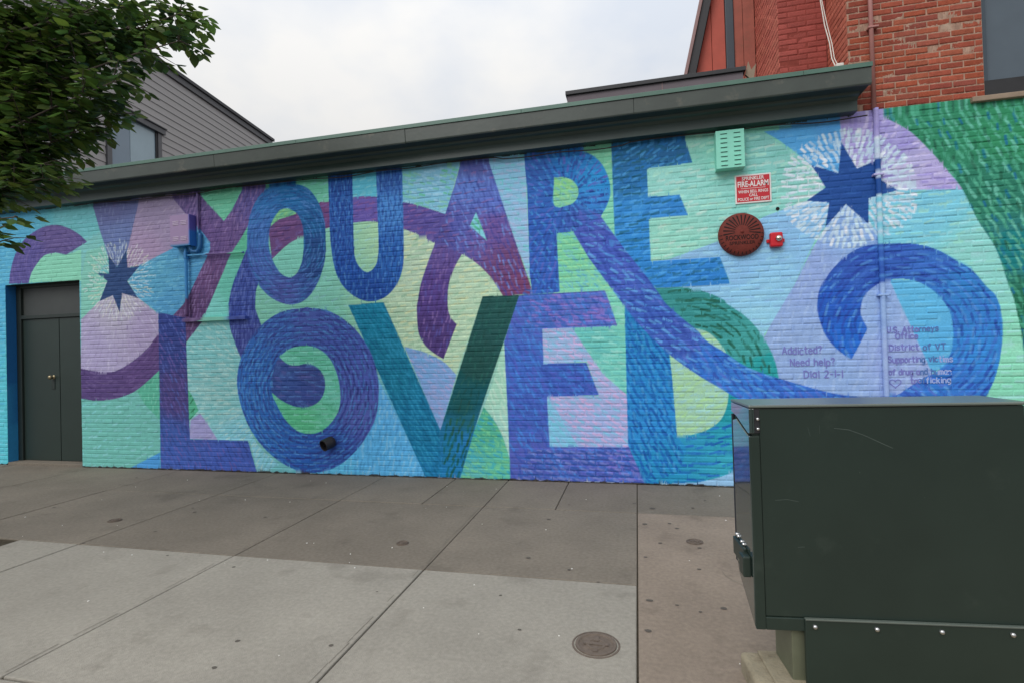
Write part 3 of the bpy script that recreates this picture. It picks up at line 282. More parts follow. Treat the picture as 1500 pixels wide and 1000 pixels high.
('o2',[('S',[(-4.446,2.301),(-4.131,2.244),(-3.853,2.093),(-3.637,1.884),(-3.479,1.631),(-3.392,1.331),(-3.392,1.034),(-3.448,0.763),(-3.592,0.514),(-3.791,0.287),(-4.047,0.106),(-4.362,0.017),(-4.652,0.04),(-4.944,0.162),(-5.21,0.365),(-5.417,0.625),(-5.548,0.915),(-5.612,1.206),(-5.597,1.445),(-5.513,1.682),(-5.353,1.915),(-5.134,2.118),(-4.83,2.262),(-4.446,2.301)]),('H',[(-4.906,1.633),(-4.725,1.74),(-4.489,1.772),(-4.288,1.727),(-4.12,1.596),(-4.012,1.391),(-3.963,1.139),(-3.983,0.912),(-4.087,0.735),(-4.261,0.595),(-4.464,0.55),(-4.666,0.604),(-4.839,0.758),(-4.954,0.94),(-5.039,1.122),(-5.026,1.383),(-4.968,1.538),(-4.906,1.633)])],[((-4.451,2.117),(82,90,175)),((-3.887,1.867),(78,88,178)),((-3.678,1.361),(88,92,185)),((-3.692,0.862),(95,95,182)),((-4.068,0.357),(58,88,175)),((-4.501,0.222),(48,92,182)),((-5.085,0.523),(50,105,190)),((-5.313,1.072),(55,110,195)),((-5.27,1.571),(55,105,190)),((-4.896,2.004),(68,98,182))],[([(52,50,130),(60,60,150)],159,0.093,0.017,'tan',((-4.476,1.169),),0.6),([(95,150,215),(80,140,210)],101,0.085,0.015,'tan',((-4.476,1.169),),0.45)]),
('e1',[('L',[(-0.227,4.082),(0.614,4.087),(0.7,3.756),(0.184,3.742),(0.186,3.406),(0.545,3.394),(0.63,3.152),(0.187,3.142),(0.194,2.635),(0.965,2.636),(1.07,2.318),(0.246,2.314),(-0.012,2.587),(-0.217,2.979)])],[((0.029,3.936),(38,100,150)),((0.454,3.953),(40,98,152)),((-0.025,3.586),(40,108,168)),((-0.013,3.252),(60,140,215)),((0.391,3.282),(60,135,212)),((-0.003,2.874),(55,138,215)),((0.616,2.504),(52,128,210))],[([(85,160,225),(45,120,195)],159,0.093,0.018,'ang',(28,),0.55),([(30,95,110)],87,0.085,0.018,'ang',(10,),0.5)]),
('r',[('L',[(-1.306,4.083)]),('S',[(-0.767,4.076),(-0.564,4.037),(-0.389,3.915),(-0.284,3.724),(-0.251,3.519),(-0.29,3.366),(-0.377,3.216)]),('L',[(-0.549,3.05),(-0.717,3.063),(-0.923,3.057),(-0.906,2.328),(-1.247,2.319),(-1.276,2.551),(-1.275,3.549)]),('H',[(-0.933,3.753),(-0.8,3.739),(-0.688,3.675),(-0.635,3.556),(-0.672,3.446),(-0.764,3.393),(-0.943,3.409),(-0.933,3.753)])],[((-1.189,3.888),(48,92,175)),((-0.772,3.912),(38,115,195)),((-0.463,3.653),(42,145,215)),((-0.493,3.407),(55,130,210)),((-1.083,3.53),(50,95,185)),((-1.094,3.162),(48,88,185)),((-1.087,2.609),(55,92,190)),((-0.611,3.214),(70,85,180))],[([(50,75,165),(45,65,155),(90,95,190)],159,0.093,0.018,'rad',((-0.784,3.502),3),0.7),([(80,160,225)],72,0.076,0.016,'ang',(-50,),0.4)]),
('r_ribbon',[('L',[(-0.718,3.059),(-0.376,3.221)]),('S',[(-0.177,2.909),(-0.032,2.699),(0.132,2.468),(0.276,2.251),(0.355,2.122),(0.537,1.94),(0.696,1.794),(0.794,1.673),(0.99,1.533),(1.183,1.387),(1.374,1.295),(1.62,1.208),(1.843,1.133),(2.062,1.068),(2.278,1.028),(2.436,1.015),(2.682,1.033),(2.806,1.111),(2.928,1.198),(3.084,1.284),(3.171,1.37),(3.229,1.524)]),('L',[(3.679,1.626)]),('S',[(3.647,1.398),(3.591,1.189),(3.53,1.047)]),('L',[(3.383,0.788),(2.354,0.705),(1.239,0.803)]),('S',[(1.36,0.861),(1.073,1.026),(0.878,1.155),(0.68,1.285),(0.379,1.523),(0.072,1.849),(-0.124,2.111),(-0.261,2.313),(-0.536,2.722)])],[((-0.547,3.095),(80,85,185)),((-0.252,2.602),(75,88,190)),((0.14,1.956),(65,90,185)),((0.57,1.68),(68,85,180)),((0.787,1.459),(55,110,205)),((1.177,1.197),(60,118,210)),((1.748,1.087),(62,105,205)),((3.061,1.119),(55,115,205)),((3.488,1.478),(60,130,215)),((2.804,1.052),(62,95,195))],[([(55,65,165),(95,105,200),(50,70,170)],159,0.102,0.018,'ang',(-52,),0.55),([(110,170,230),(90,150,225)],72,0.111,0.018,'ang',(-30,),0.5)]),
('swirl_sky',[('L',[(2.674,2.275)]),('S',[(2.895,2.253),(3.029,2.176),(3.143,2.053),(3.222,1.893),(3.241,1.718),(3.226,1.524),(3.171,1.37),(3.067,1.284)]),('L',[(3.036,1.271)])],[((2.921,1.985),(105,182,226)),((3.111,1.586),(98,175,226))],[([(130,195,230)],43,0.093,0.018,'ang',(5,),0.3)]),
('swirl',[('S',[(2.015,2.235),(2.103,2.393),(2.272,2.565),(2.454,2.654),(2.701,2.662),(2.942,2.638),(3.127,2.566),(3.29,2.447),(3.435,2.331),(3.559,2.15),(3.637,2.048),(3.678,1.855),(3.679,1.626),(3.647,1.398),(3.591,1.189),(3.53,1.047)]),('L',[(3.225,1.02),(3.084,1.284)]),('S',[(3.171,1.37),(3.226,1.524),(3.241,1.718),(3.222,1.893),(3.143,2.053),(3.029,2.176),(2.895,2.253),(2.758,2.277),(2.618,2.259),(2.51,2.195),(2.427,2.109),(2.391,1.99),(2.393,1.889),(2.446,1.756)]),('L',[(2.385,1.628),(2.28,1.429)]),('S',[(2.218,1.471),(2.13,1.555),(2.043,1.679),(1.984,1.845),(1.961,2.009),(1.986,2.192),(2.065,2.352)])],[((2.09,2.024),(42,85,190)),((2.241,1.612),(40,100,205)),((2.341,2.48),(55,85,180)),((2.767,2.532),(58,92,185)),((3.105,2.43),(60,105,195)),((3.347,2.159),(55,125,200)),((3.468,1.864),(58,125,205)),((3.456,1.518),(60,135,215)),((3.229,1.136),(58,115,205))],[([(45,60,165),(40,55,155),(70,105,200)],159,0.102,0.018,'tan',((2.825,1.693),),0.55),([(105,160,225)],50,0.102,0.016,'tan',((2.825,1.693),),0.38)]),
('e2_foot',[('L',[(-1.363,0.377),(-0.127,0.431),(0.04,0.012),(-1.541,-0.031)])],[(None,None)],[([(58,84,172),(62,78,165)],217,0.085,0.022,'ang',(-16,),0.8),([(140,135,208)],87,0.076,0.018,'ang',(-16,),0.5)]),
('e2_head',[('L',[(-1.375,2.389),(-0.324,2.243),(-0.23,1.893),(-1.136,1.888),(-1.367,1.878)])],[(None,None)],[([(140,110,200),(66,100,185)],217,0.076,0.019,'ang',(-18,),0.6)]),
('e2_bar',[('L',[(-1.135,1.445),(-0.608,1.45),(-0.471,1.067),(-1.103,1.051)])],[(None,None)],[([(60,110,195),(52,72,165)],174,0.076,0.018,'ang',(-30,),0.6)]),
('o2_left',[('S',[(-5.324,1.861),(-5.516,1.576),(-5.58,1.259),(-5.533,0.915),(-5.356,0.599),(-5.089,0.341)]),('L',[(-4.872,0.629),(-5.04,1.07),(-4.968,1.538)])],[(None,None)],[([(90,150,215),(40,85,165)],159,0.076,0.016,'tan',((-4.476,1.169),),0.45)]),
('u_left',[('L',[(-4.053,4.097),(-3.701,4.086),(-3.703,3.204),(-3.664,2.899),(-3.975,2.793),(-4.049,3.179)])],[(None,None)],[([(24,52,140),(30,62,150)],188,0.072,0.018,'ang',(88,),0.7)]),
('d_bowl_dashes',[('S',[(0.34,2.292),(0.568,2.29),(0.811,2.217),(0.989,2.123),(1.026,2.047),(1.199,1.913),(1.33,1.74),(1.422,1.57),(1.483,1.401),(1.517,1.266)]),('L',[(1.394,1.309),(1.183,1.408),(1.019,1.528)]),('S',[(0.935,1.69),(0.818,1.789),(0.677,1.848)]),('L',[(0.459,2.095)])],[(None,None)],[([(8,96,78),(10,104,86)],89,0.111,0.024,'tan',((0.599,1.291),),1.0)]),
('foot_white',[('L',[(-1.58,-0.006),(-1.145,-0.014),(-0.556,0.013),(-0.008,0.009),(0.005,-0.063),(-1.583,-0.1)])],[(None,(196,192,222))],[]),
('glow1',[('S',[(-7.705,3.513),(-7.288,3.369),(-6.987,3.069),(-6.961,2.734),(-7.242,2.386),(-7.735,2.237),(-8.234,2.401),(-8.466,2.672),(-8.438,3.076),(-8.212,3.35)]),('L',[(-7.705,3.513)])],[(None,None)],[([(232,232,236),(225,228,205),(215,215,220)],300,0.07,0.012,'rad',((-7.706,2.841),0.66),0.42)]),
('star1',[('L',[(-7.896,3.27),(-7.733,3.066),(-7.551,3.317),(-7.532,3.048),(-7.306,3.056),(-7.544,2.845),(-7.348,2.573),(-7.647,2.664),(-7.703,2.369),(-7.825,2.639),(-8.085,2.561),(-7.927,2.867),(-8.118,2.993),(-7.888,2.979)])],[(None,(44,66,118))],[([(58,82,135)],87,0.068,0.016,'ang',(0,),0.5)]),
('glow2',[('S',[(2.264,3.97),(2.531,3.917),(2.772,3.727),(2.92,3.511),(2.962,3.229),(2.937,2.974),(2.775,2.789),(2.581,2.725),(2.346,2.641),(2.112,2.678),(1.804,2.887),(1.66,3.107),(1.63,3.36),(1.695,3.624),(1.832,3.775),(2.061,3.934),(2.264,3.97)])],[(None,None)],[([(214,222,236),(226,228,238),(205,212,230)],239,0.076,0.0205,'rad',((2.341,3.31),0.8),0.72)]),
('star2',[('L',[(2.259,3.818),(2.402,3.507),(2.648,3.595),(2.594,3.386),(2.785,3.231),(2.507,3.173),(2.494,2.888),(2.281,3.127),(2.069,2.89),(2.118,3.158),(1.89,3.2),(2.087,3.329),(1.953,3.594),(2.22,3.475)])],[(None,(36,72,150))],[([(48,88,165)],58,0.076,0.018,'ang',(0,),0.4)])
]
# ---- the mural, painted as a height/width colour chart in wall metres (x along the wall, z up)
MX0,MX1,MZ0,MZ1,MR=-11.6,4.05,-0.02,4.16,0.005
MW,MH=int(round((MX1-MX0)/MR)),int(round((MZ1-MZ0)/MR))
def catmull(P,n=8):
    P=np.array(P,float); Q=np.vstack([2*P[0]-P[1],P,2*P[-1]-P[-2]]); out=[]
    for i in range(1,len(Q)-2):
        a,b,c,d=Q[i-1],Q[i],Q[i+1],Q[i+2]
        t=np.linspace(0,1,n,endpoint=False)[:,None]
        out.append(.5*(2*b+(c-a)*t+(2*a-5*b+4*c-d)*t*t+(3*b-a-3*c+d)*t**3))
    out.append(P[-1:]); return np.vstack(out)
def loops_of(segs):
    loops=[[]]
    for k,pts in segs:
        if k=='H':
            loops.append([catmull(pts) if len(pts)>5 else np.array(pts,float)])
        else:
            loops[0].append(catmull(pts) if (k=='S' and len(pts)>2) else np.array(pts,float))
    return [np.vstack(l) for l in loops]
def coverage(loops):
    A=np.vstack(loops)
    i0=max(0,int((A[:,0].min()-MX0)/MR)-1); i1=min(MW,int((A[:,0].max()-MX0)/MR)+2)
    j0=max(0,int((A[:,1].min()-MZ0)/MR)-1); j1=min(MH,int((A[:,1].max()-MZ0)/MR)+2)
    cov=np.zeros((max(0,j1-j0),max(0,i1-i0)),np.float32)
    E=[]
    for l in loops:
        n=np.roll(l,-1,0); E.append(np.hstack([l,n]))
    E=np.vstack(E)
    for j in range(j0,j1):
        z=MZ0+(j+.5)*MR
        m=(E[:,1]<=z)!=(E[:,3]<=z)
        if not m.any(): continue
        e=E[m]; xs=np.sort(e[:,0]+(z-e[:,1])/(e[:,3]-e[:,1])*(e[:,2]-e[:,0]))
        f=(xs-MX0)/MR-i0
        for a,b in zip(f[0::2],f[1::2]):
            a=max(a,0); b=min(b,i1-i0)
            if b<=a: continue
            ia,ib=int(a),int(b)
            if ia==ib: cov[j-j0,ia]+=b-a
            else:
                cov[j-j0,ia]+=1-(a-ia); cov[j-j0,ia+1:ib]+=1
                if ib<i1-i0: cov[j-j0,ib]+=b-ib
    return np.clip(cov,0,1),i0,j0
def s2l(c):
    c=np.asarray(c,float)/255; return np.where(c<.04045,c/12.92,((c+.055)/1.055)**2.4)
def paint_mural(layers,seed=3):
    rng=np.random.default_rng(seed)
    img=np.zeros((MH,MW,3),np.float32)
    for name,segs,cols,strokes in layers:
        cov,i0,j0=coverage(loops_of(segs))
        h,w=cov.shape
        if h==0 or w==0: continue
        X=MX0+(i0+np.arange(w)+.5)*MR; Z=MZ0+(j0+np.arange(h)+.5)*MR
        sub=img[j0:j0+h,i0:i0+w]
        if cols[0][1] is not None:
            if len(cols)==1: fill=s2l(cols[0][1])[None,None,:]
            else:
                num=np.zeros((h,w,3)); den=np.zeros((h,w))
                for p,rgb in cols:
                    d=((X-p[0])**2)[None,:]+((Z-p[1])**2)[:,None]+.004
                    q=d**-1.6; num+=q[:,:,None]*s2l(rgb); den+=q
                fill=num/den[:,:,None]
            sub[:]=sub*(1-cov[:,:,None])+fill*cov[:,:,None]
        area=cov.sum()*MR*MR
        for colours,dens,ln,wd,mode,args,alpha in strokes:
            # jittered grid keeps the brush marks evenly spread as a painter does
            g=1/math.sqrt(dens); pts=[]
            for gi in range(int(h*MR/g)+1):
                for gj in range(int(w*MR/g)+1):
                    pts.append(((gj+(gi%2)*.5+rng.uniform(-.28,.28)+.5)*g,(gi+rng.uniform(-.28,.28)+.5)*g))
            for px,pz in pts:
                ci,cj=int(px/MR),int(pz/MR)
                if ci>=w or cj>=h or cov[cj,ci]<.5: continue
                x,z=MX0+(i0*MR)+px,MZ0+(j0*MR)+pz
                al=min(1,alpha*1.35)*rng.uniform(.6,1.05)
                if mode=='ang': th=math.radians(args[0]+rng.normal(0,7))
                else:
                    dx,dz=x-args[0][0],z-args[0][1]; th=math.atan2(dz,dx)
                    if mode=='tan': th+=math.pi/2
                    elif args[1]<2 and math.hypot(dx,dz)>args[1]*rng.uniform(.8,1.05): continue
                    th+=rng.normal(0,.08)
                L=ln*rng.uniform(.6,1.15)/2; Wd=wd*rng.uniform(.85,1.3)*(1.35 if wd<.022 else 1.1)/2
                r=int((L+Wd)/MR)+2
                a0,a1=max(0,ci-r),min(w,ci+r+1); b0,b1=max(0,cj-r),min(h,cj+r+1)
                u=(np.arange(a0,a1)+.5)*MR-px; v=(np.arange(b0,b1)+.5)*MR-pz
                ct,st=math.cos(th),math.sin(th)
                s=np.abs(u[None,:]*ct+v[:,None]*st); t=np.abs(-u[None,:]*st+v[:,None]*ct)
                d=np.hypot(np.maximum(s-L,0),t)
                k=np.clip((Wd-d)/MR+.5,0,1)*min(al,1)*cov[b0:b1,a0:a1]
                c=s2l(colours[rng.integers(len(colours))])
                sub[b0:b1,a0:a1]=sub[b0:b1,a0:a1]*(1-k[:,:,None])+c*k[:,:,None]
    m=img.mean(2); img[...,1]+=np.maximum(m-img[...,1],0)*.14; img[...,0]*=.95
    R_,G_,B_=img[...,0],img[...,1],img[...,2]; gm=(G_>=R_)&(G_>=B_*.97)
    R_+=np.where(gm,(G_-R_)*.09,0); B_+=np.where(gm,np.maximum(G_-B_,0)*.12,0)
    R_*=np.where((B_>G_*1.15)&(R_<G_),.88,1); return np.clip(img,.004,.93)
def sample_mural(img,x,z):
    z=np.minimum(z,4.035)
    i=np.clip(((x-MX0)/MR-.5),0,MW-1.001); j=np.clip(((z-MZ0)/MR-.5),0,MH-1.001)
    i0,j0=i.astype(int),j.astype(int); fi,fj=(i-i0)[...,None],(j-j0)[...,None]
    return (img[j0,i0]*(1-fi)+img[j0,i0+1]*fi)*(1-fj)+(img[j0+1,i0]*(1-fi)+img[j0+1,i0+1]*fi)*fj

IMG=paint_mural(MURAL)*ALB
# bare, chipped foot of the wall: paint stops unevenly just above the pavement
_r=np.random.default_rng(5); _k=np.repeat(_r.uniform(0,1,MW//14+2),14)[:MW]; _k=np.convolve(_k,np.ones(9)/9,'same')
for _i in range(MW):
    _h=int((max(0,_k[_i]-.4)*.035+.006-MZ0)/MR); IMG[:_h,_i]=s2l((70,66,66)) if _k[_i]>.4 else s2l((168,172,182))
# ------------------------------------------------------------------ ground, road, pavement
g=MB(); g.add([(-400,-400,-.165),(400,-400,-.165),(400,400,-.165),(-400,400,-.165)],[(0,1,2,3)]); tag(g.build('ground',M['asphalt']),kind='structure')
pv=MB(); pv.box(-14,6,-7.6,.6,-.16,-.014); pave=tag(pv.build('pavement',M['bed']),kind='structure')
kb=MB(); kb.box(-14,6,-7.78,-7.61,-.16,-.005); tag(kb.build('kerb',M['kerb'],bevel=.02),kind='structure')
XJ=[-13.2,-11.55,-9.9,-8.25,-6.6,-4.96,-3.31,-1.62,-.045]
def slab(x0,x1,y0,y1,mat,gap=.006):
    m=MB(); dz=rnd.uniform(-.0025,.0025); t=[rnd.uniform(-.0015,.0015) for _ in range(4)]
    m.box(x0+gap,x1-gap,y0+gap,y1-gap,-.1,0+dz)
    o=m.build('slab',mat,pave,bevel=.008); return o
xs_back=[-13.2,-11.55,-9.9,-8.25,-6.6,-4.96,-3.31,-2.32,-1.62,-.86,-.045,1.6,3.2,5.6]
for a,b in zip(xs_back,xs_back[1:]): slab(a,b,-1.12,-.012,M['slab_old'] if a<1.5 else M['slab_brown'],.004)
for a,b in zip(XJ,XJ[1:]):
    slab(a,b,-2.72,-1.12,M['slab_old'],.004)
for a,b in zip(XJ,XJ[1:]):
    if b>-6: slab(max(a,-5.66),b,-4.37,-2.72,M['slab_new'])
    if b>-6: slab(max(a,-5.66),b,-6.0,-4.37,M['slab_new'])
    slab(a,b,-7.6,-6.0,M['slab_new'])
sc_=0
for xj,ya,yb in((-3.31,-4.33,-2.9),(-1.62,-4.33,-2.75),(-3.31,-2.6,-1.9),(-1.62,-2.6,-1.2)):
    m=MB(); off=.035; n_=16
    for i in range(n_):
        y0_,y1_=ya+(yb-ya)*i/n_,ya+(yb-ya)*(i+1)/n_
        if rnd.random()<.3: continue
        x=xj-off+rnd.uniform(-.006,.006); m.add([(x,y0_,.0037),(x+.004,y0_,.0037),(x+.004+rnd.uniform(-.002,.002),y1_,.0037),(x,y1_,.0037)],[(0,1,2,3)])
    tag(m.build('scored_line',M['score'],pave),kind='stuff')
for a,b in ((-7.3,-5.66),): slab(a-.9,b-1.72,-6.0,-2.72,M['slab_old'])
slab(-13.2,-8.2,-6.0,-2.72,M['slab_old'])
slab(-.045,1.6,-4.4,-1.12,M['slab_brown'],.004); slab(1.6,5.6,-4.4,-1.12,M['slab_brown']); slab(-.045,1.6,-7.6,-4.4,M['slab_brown']); slab(1.6,5.6,-7.6,-4.4,M['slab_brown'])
pt=MB(); pt.box(-7.37,-5.67,-5.99,-2.73,-.15,-.035); tag(pt.build('tree_pit_soil',M['soil']),kind='structure')
# small cast-iron covers set in the pavement
def cover(x,y,r,label):
    m=MB(); m.lathe([(0,.004),(r*.3,.004),(r*.33,.009),(r*.42,.009),(r*.45,.003),(r*.74,.003),(r*.78,.009),(r*.9,.009),(r*.93,-.008),(r*.98,-.008),(r*.985,.005),(r*1.06,.004),(r*1.07,-.01)],(x,y,0),(0,0,1),n=32)
    m.box(x-r*.55,x+r*.55,y-r*.1,y+r*.1,.0045,.01); m.box(x-r*.1,x+r*.1,y+r*.2,y+r*.6,.0045,.01); m.box(x-r*.1,x+r*.1,y-r*.6,y-r*.2,.0045,.0075)
    return tag(m.build('valve_cover',M['iron'],at=(x,y,0)),label,'valve cover','iron covers set in the pavement')
cover(-.27,-3.5,.125,'large round rusty iron cover in the pale concrete slab')
cover(-2.02,-2.24,.05,'small round iron cover in the darker pavement below the letter V')
cover(.42,-1.83,.065,'small worn iron cover in the brownish slab beside the green cabinet')
cover(-5.28,-2.12,.06,'small iron cover in the dark pavement in front of the letter L')
sp=MB(); chips=MB(); rg=random.Random(4)
for i in range(52):
    x=rg.uniform(-7,1.3); y=rg.uniform(-5,-.3)
    if i<14: x=rg.uniform(0,.5); y=rg.uniform(-3.4,-.6)
    r=rg.uniform(.006,.017)*(1.3 if i<14 else 1); n=9; a0=rg.random()*6
    ring=[(x+r*rg.uniform(.75,1.2)*math.cos(a0+2*math.pi*k/n)*1.25,y+r*rg.uniform(.75,1.2)*math.sin(a0+2*math.pi*k/n),.0036) for k in range(n)]
    sp.add(ring,[tuple(range(n))])
tag(sp.build('gum_spots',M['gum']),'scattered dark chewing gum spots on the pavement','gum spots',kind='stuff')
for i in range(70):
    x=rg.uniform(-7,1.3); y=rg.uniform(-5,-.1); r=rg.uniform(.003,.009)
    p=[(x+r*rg.uniform(.6,1.3)*math.cos(k*1.257),y+r*rg.uniform(.6,1.3)*math.sin(k*1.257),.003) for k in range(5)]
    chips.add(p+[(x,y,.003+r*.9)],[(k,(k+1)%5,5) for k in range(5)])
tag(chips.build('pale_chips',M['chip']),'tiny pale chips and crumbs scattered over the pavement','litter',kind='stuff')
gr=MB(); x=-8.4
while x<2.5:   # grit and dirt gathered along the foot of the wall
    w_=rg.uniform(.02,.11); d_=rg.uniform(.006,.035); gr.add([(x,-.004,.006),(x+w_,-.004,.006),(x+w_*rg.uniform(.7,1),-.012-d_,.0035),(x+w_*rg.uniform(0,.3),-.012-d_*rg.uniform(.4,1),.0035)],[(0,3,2,1)]); x+=w_*rg.uniform(.9,2.2)
tag(gr.build('wall_foot_grit',M['bed']),'dark grit gathered along the foot of the mural wall','dirt',kind='stuff')
# hairline cracks in the slabs
for x0,y0_,ang,n_ in((-2.45,-1.25,1.2,14),(-4.1,-2.0,.3,12),(.55,-2.4,1.0,13),(-5.4,-1.5,.8,10)):
    m=MB(); px_,py_=x0,y0_; a_=ang
    for i in range(n_):
        a_+=rg.uniform(-.5,.5); qx,qy=px_+.07*math.cos(a_),py_-.07*abs(math.sin(a_)); w_=.0016
        m.add([(px_-w_,py_,.0037),(px_+w_,py_,.0037),(qx+w_,qy,.0037),(qx-w_,qy,.0037)],[(0,1,2,3)]); px_,py_=qx,qy
    tag(m.build('crack',M['score'],pave),kind='stuff')
# ------------------------------------------------------------------ brick walls
CRS=.0677; BL=.2052; JT=.0075
BRED=[(158,82,64),(150,76,60),(166,88,68),(146,74,62),(156,86,70),(166,92,70),(142,76,64),(160,82,60)]
def brick_list(x0,x1,z0,z1,holes,shift=0):
    res=[]; k0=int(round(z0/CRS)); k1=int(round(z1/CRS))
    for k in range(k0,k1):
        za,zb=k*CRS+JT/2,(k+1)*CRS-JT/2; zc=(za+zb)/2
        spans=[(x0,x1)]
        for hx0,hx1,hz0,hz1 in holes:
            if hz0-.02<zc<hz1+.02:
                ns=[]
                for a,b in spans:
                    if hx1<=a or hx0>=b: ns.append((a,b)); continue
                    if hx0>a: ns.append((a,hx0))
                    if hx1<b: ns.append((hx1,b))
                spans=ns
        off=(k%2)*(BL+JT)/2+shift
        for a,b in spans:
            n0=math.floor((a-off)/(BL+JT)); x=off+n0*(BL+JT)
            while x<b:
                p,q=max(x+JT/2,a),min(x+BL+JT*.5,b)
                jx=rnd.uniform(-.004,.004)
                if q-p>.03: res.append((p+(jx if p>a else 0),q+(jx if q<b else 0),za,zb))
                x+=BL+JT
    return res
NX,NZ=25,7
def brick_arrays(bl,seed,bare,rough,ring=.005):
    """front shells of bricks: returns verts (n,nv,3), faces of one brick, colours (n,nv,4)"""
    rng=np.random.default_rng(seed); B=np.array(bl); n=len(B); e=.0045
    L=B[:,1]-B[:,0]; H=B[:,3]-B[:,2]
    tx=np.concatenate([[0],np.linspace(0,1,NX-1),[1]]); tz=np.concatenate([[0],np.linspace(0,1,NZ-1),[1]])
    X=np.empty((n,NX+1)); X[:,1:-1]=e+tx[1:-1]*(L[:,None]-2*e); X[:,0]=0; X[:,-1]=L
    Z=np.empty((n,NZ+1)); Z[:,1:-1]=e+tz[1:-1]*(H[:,None]-2*e); Z[:,0]=0; Z[:,-1]=H
    X+=B[:,0][:,None]; Z+=B[:,2][:,None]
    V=np.empty((n,NZ+1,NX+1,3)); V[...,0]=X[:,None,:]; V[...,2]=Z[:,:,None]
    proud=rng.normal(0,rough,n); tilt=rng.normal(0,rough*.7,n); tilz=rng.normal(0,rough*.5,n)
    u=np.linspace(-1,1,NX+1)[None,None,:]; w=np.linspace(-1,1,NZ+1)[None,:,None]
    Y=proud[:,None,None]+tilt[:,None,None]*u+tilz[:,None,None]*w+rng.normal(0,.00035,(n,NZ+1,NX+1))
    Y=np.repeat(Y,1,0); Y[:,0,:]=ring; Y[:,-1,:]=ring; Y[:,:,0]=ring; Y[:,:,-1]=ring
    # worn corners and uneven arrises
    Y[:,1,1:-1]+=np.abs(rng.normal(0,.0006,(n,NX-1))); Y[:,-2,1:-1]+=np.abs(rng.normal(0,.0006,(n,NX-1)))
    V[...,2][:,1,:]+=rng.normal(0,.0008,(n,NX+1)); V[...,2][:,-2,:]+=rng.normal(0,.0008,(n,NX+1))
    V[...,1]=Y
    C=np.ones((n,NZ+1,NX+1,4),np.float32)
    if bare:
        base=np.array([s2l(BRED[i]) for i in rng.integers(len(BRED),size=n)])*rng.uniform(.85,1.1,(n,1))
        C[...,:3]=base[:,None,None,:]
    else:
        C[...,:3]=sample_mural(IMG,V[...,0],V[...,2])*rng.uniform(.965,1.035,n)[:,None,None,None]
    nv=(NZ+1)*(NX+1)
    idx=np.arange(nv).reshape(NZ+1,NX+1)
    F=np.stack([idx[:-1,:-1],idx[:-1,1:],idx[1:,1:],idx[1:,:-1]],-1).reshape(-1,4)
    return V.reshape(n,nv,3),F,C.reshape(n,nv,4)
def fast_mesh(name,V,F,C,mat,parent,loc=(0,0,0),smooth=True):
    me=bpy.data.meshes.new(name); me.vertices.add(len(V)); me.vertices.foreach_set('co',np.ascontiguousarray(V,np.float32).ravel())
    me.loops.add(F.size); me.loops.foreach_set('vertex_index',np.ascontiguousarray(F,np.int32).ravel())
    me.polygons.add(len(F)); me.polygons.foreach_set('loop_start',np.arange(0,F.size,4,dtype=np.int32)); me.polygons.foreach_set('loop_total',np.full(len(F),4,np.int32))
    if smooth: me.polygons.foreach_set('use_smooth',np.ones(len(F),bool))
    me.update(calc_edges=True)
    a=me.color_attributes.new('paint','FLOAT_COLOR','POINT'); a.data.foreach_set('color',np.ascontiguousarray(C,np.float32).ravel())
    me.materials.append(mat); o=bpy.data.objects.new(name,me); COL.objects.link(o)
    if parent: o.parent=parent
    o.location=loc; return o
def lay_bricks(bl,parent,limit,seed,bare,rough,mat,restname):
    """the bricks that show largest as objects of their own, the rest joined"""
    org=wloc(parent)
    def score(b):
        x,y,z=project(((b[0]+b[1])/2,0,(b[2]+b[3])/2))
        if not(0<x<1 and 0<y<1) or (x>.722 and y>.585): return 1e3+z
        return z*(.2/max(.05,b[1]-b[0]))**.5
    V,F,C=brick_arrays(bl,seed,bare,rough,.007 if bare else .005)
    order=sorted(range(len(bl)),key=lambda i:score(bl[i])); own=order[:limit]; rest=order[limit:]
    for i in own:
        c=V[i].mean(0); c[1]=0
        fast_mesh('brick',V[i]-c,F,C[i],mat,parent,tuple(Vector(c)-org))
    if rest:
        nv=V.shape[1]; Fr=(F[None]+np.arange(len(rest))[:,None,None]*nv).reshape(-1,4)
        tag(fast_mesh(restname,(V[rest]-np.array(org)).reshape(-1,3),Fr,C[rest].reshape(-1,4),mat,parent),kind='stuff')
def mortar_sheet(x0,x1,z0,z1,holes,parent,bare,mat,name,depth=.0026,step=.011):
    org=np.array(wloc(parent)); nx=int((x1-x0)/step)+1; xs=np.linspace(x0,x1,nx)
    zs=[]
    for k in range(int(round(z0/CRS)),int(round(z1/CRS))+1): zs+= [k*CRS-JT/2-.001,k*CRS+JT/2+.001]
    zs=np.clip(np.array(zs),z0,z1); zs=np.unique(zs)
    X,Z=np.meshgrid(xs,zs); rng=np.random.default_rng(8)
    Y=np.full(X.shape,depth)+rng.normal(0,.0007,X.shape)
    V=np.stack([X,Y,Z],-1)
    C=np.ones(X.shape+(4,),np.float32)
    if bare: C[...,:3]=s2l((172,140,122))*rng.uniform(.75,1.15,X.shape)[...,None]
    else: C[...,:3]=sample_mural(IMG,X,Z)
    idx=np.arange(X.size).reshape(X.shape); F=np.stack([idx[:-1,:-1],idx[:-1,1:],idx[1:,1:],idx[1:,:-1]],-1).reshape(-1,4)
    cx=(X[:-1,:-1]+X[1:,1:])/2; cz=(Z[:-1,:-1]+Z[1:,1:])/2; keep=np.ones(cx.shape,bool)
    for h in holes: keep&=~((cx>h[0])&(cx<h[1])&(cz>h[2])&(cz<h[3]))
    return fast_mesh(name,V.reshape(-1,3)-org,F[keep.ravel()],C.reshape(-1,4),mat,parent,smooth=False)
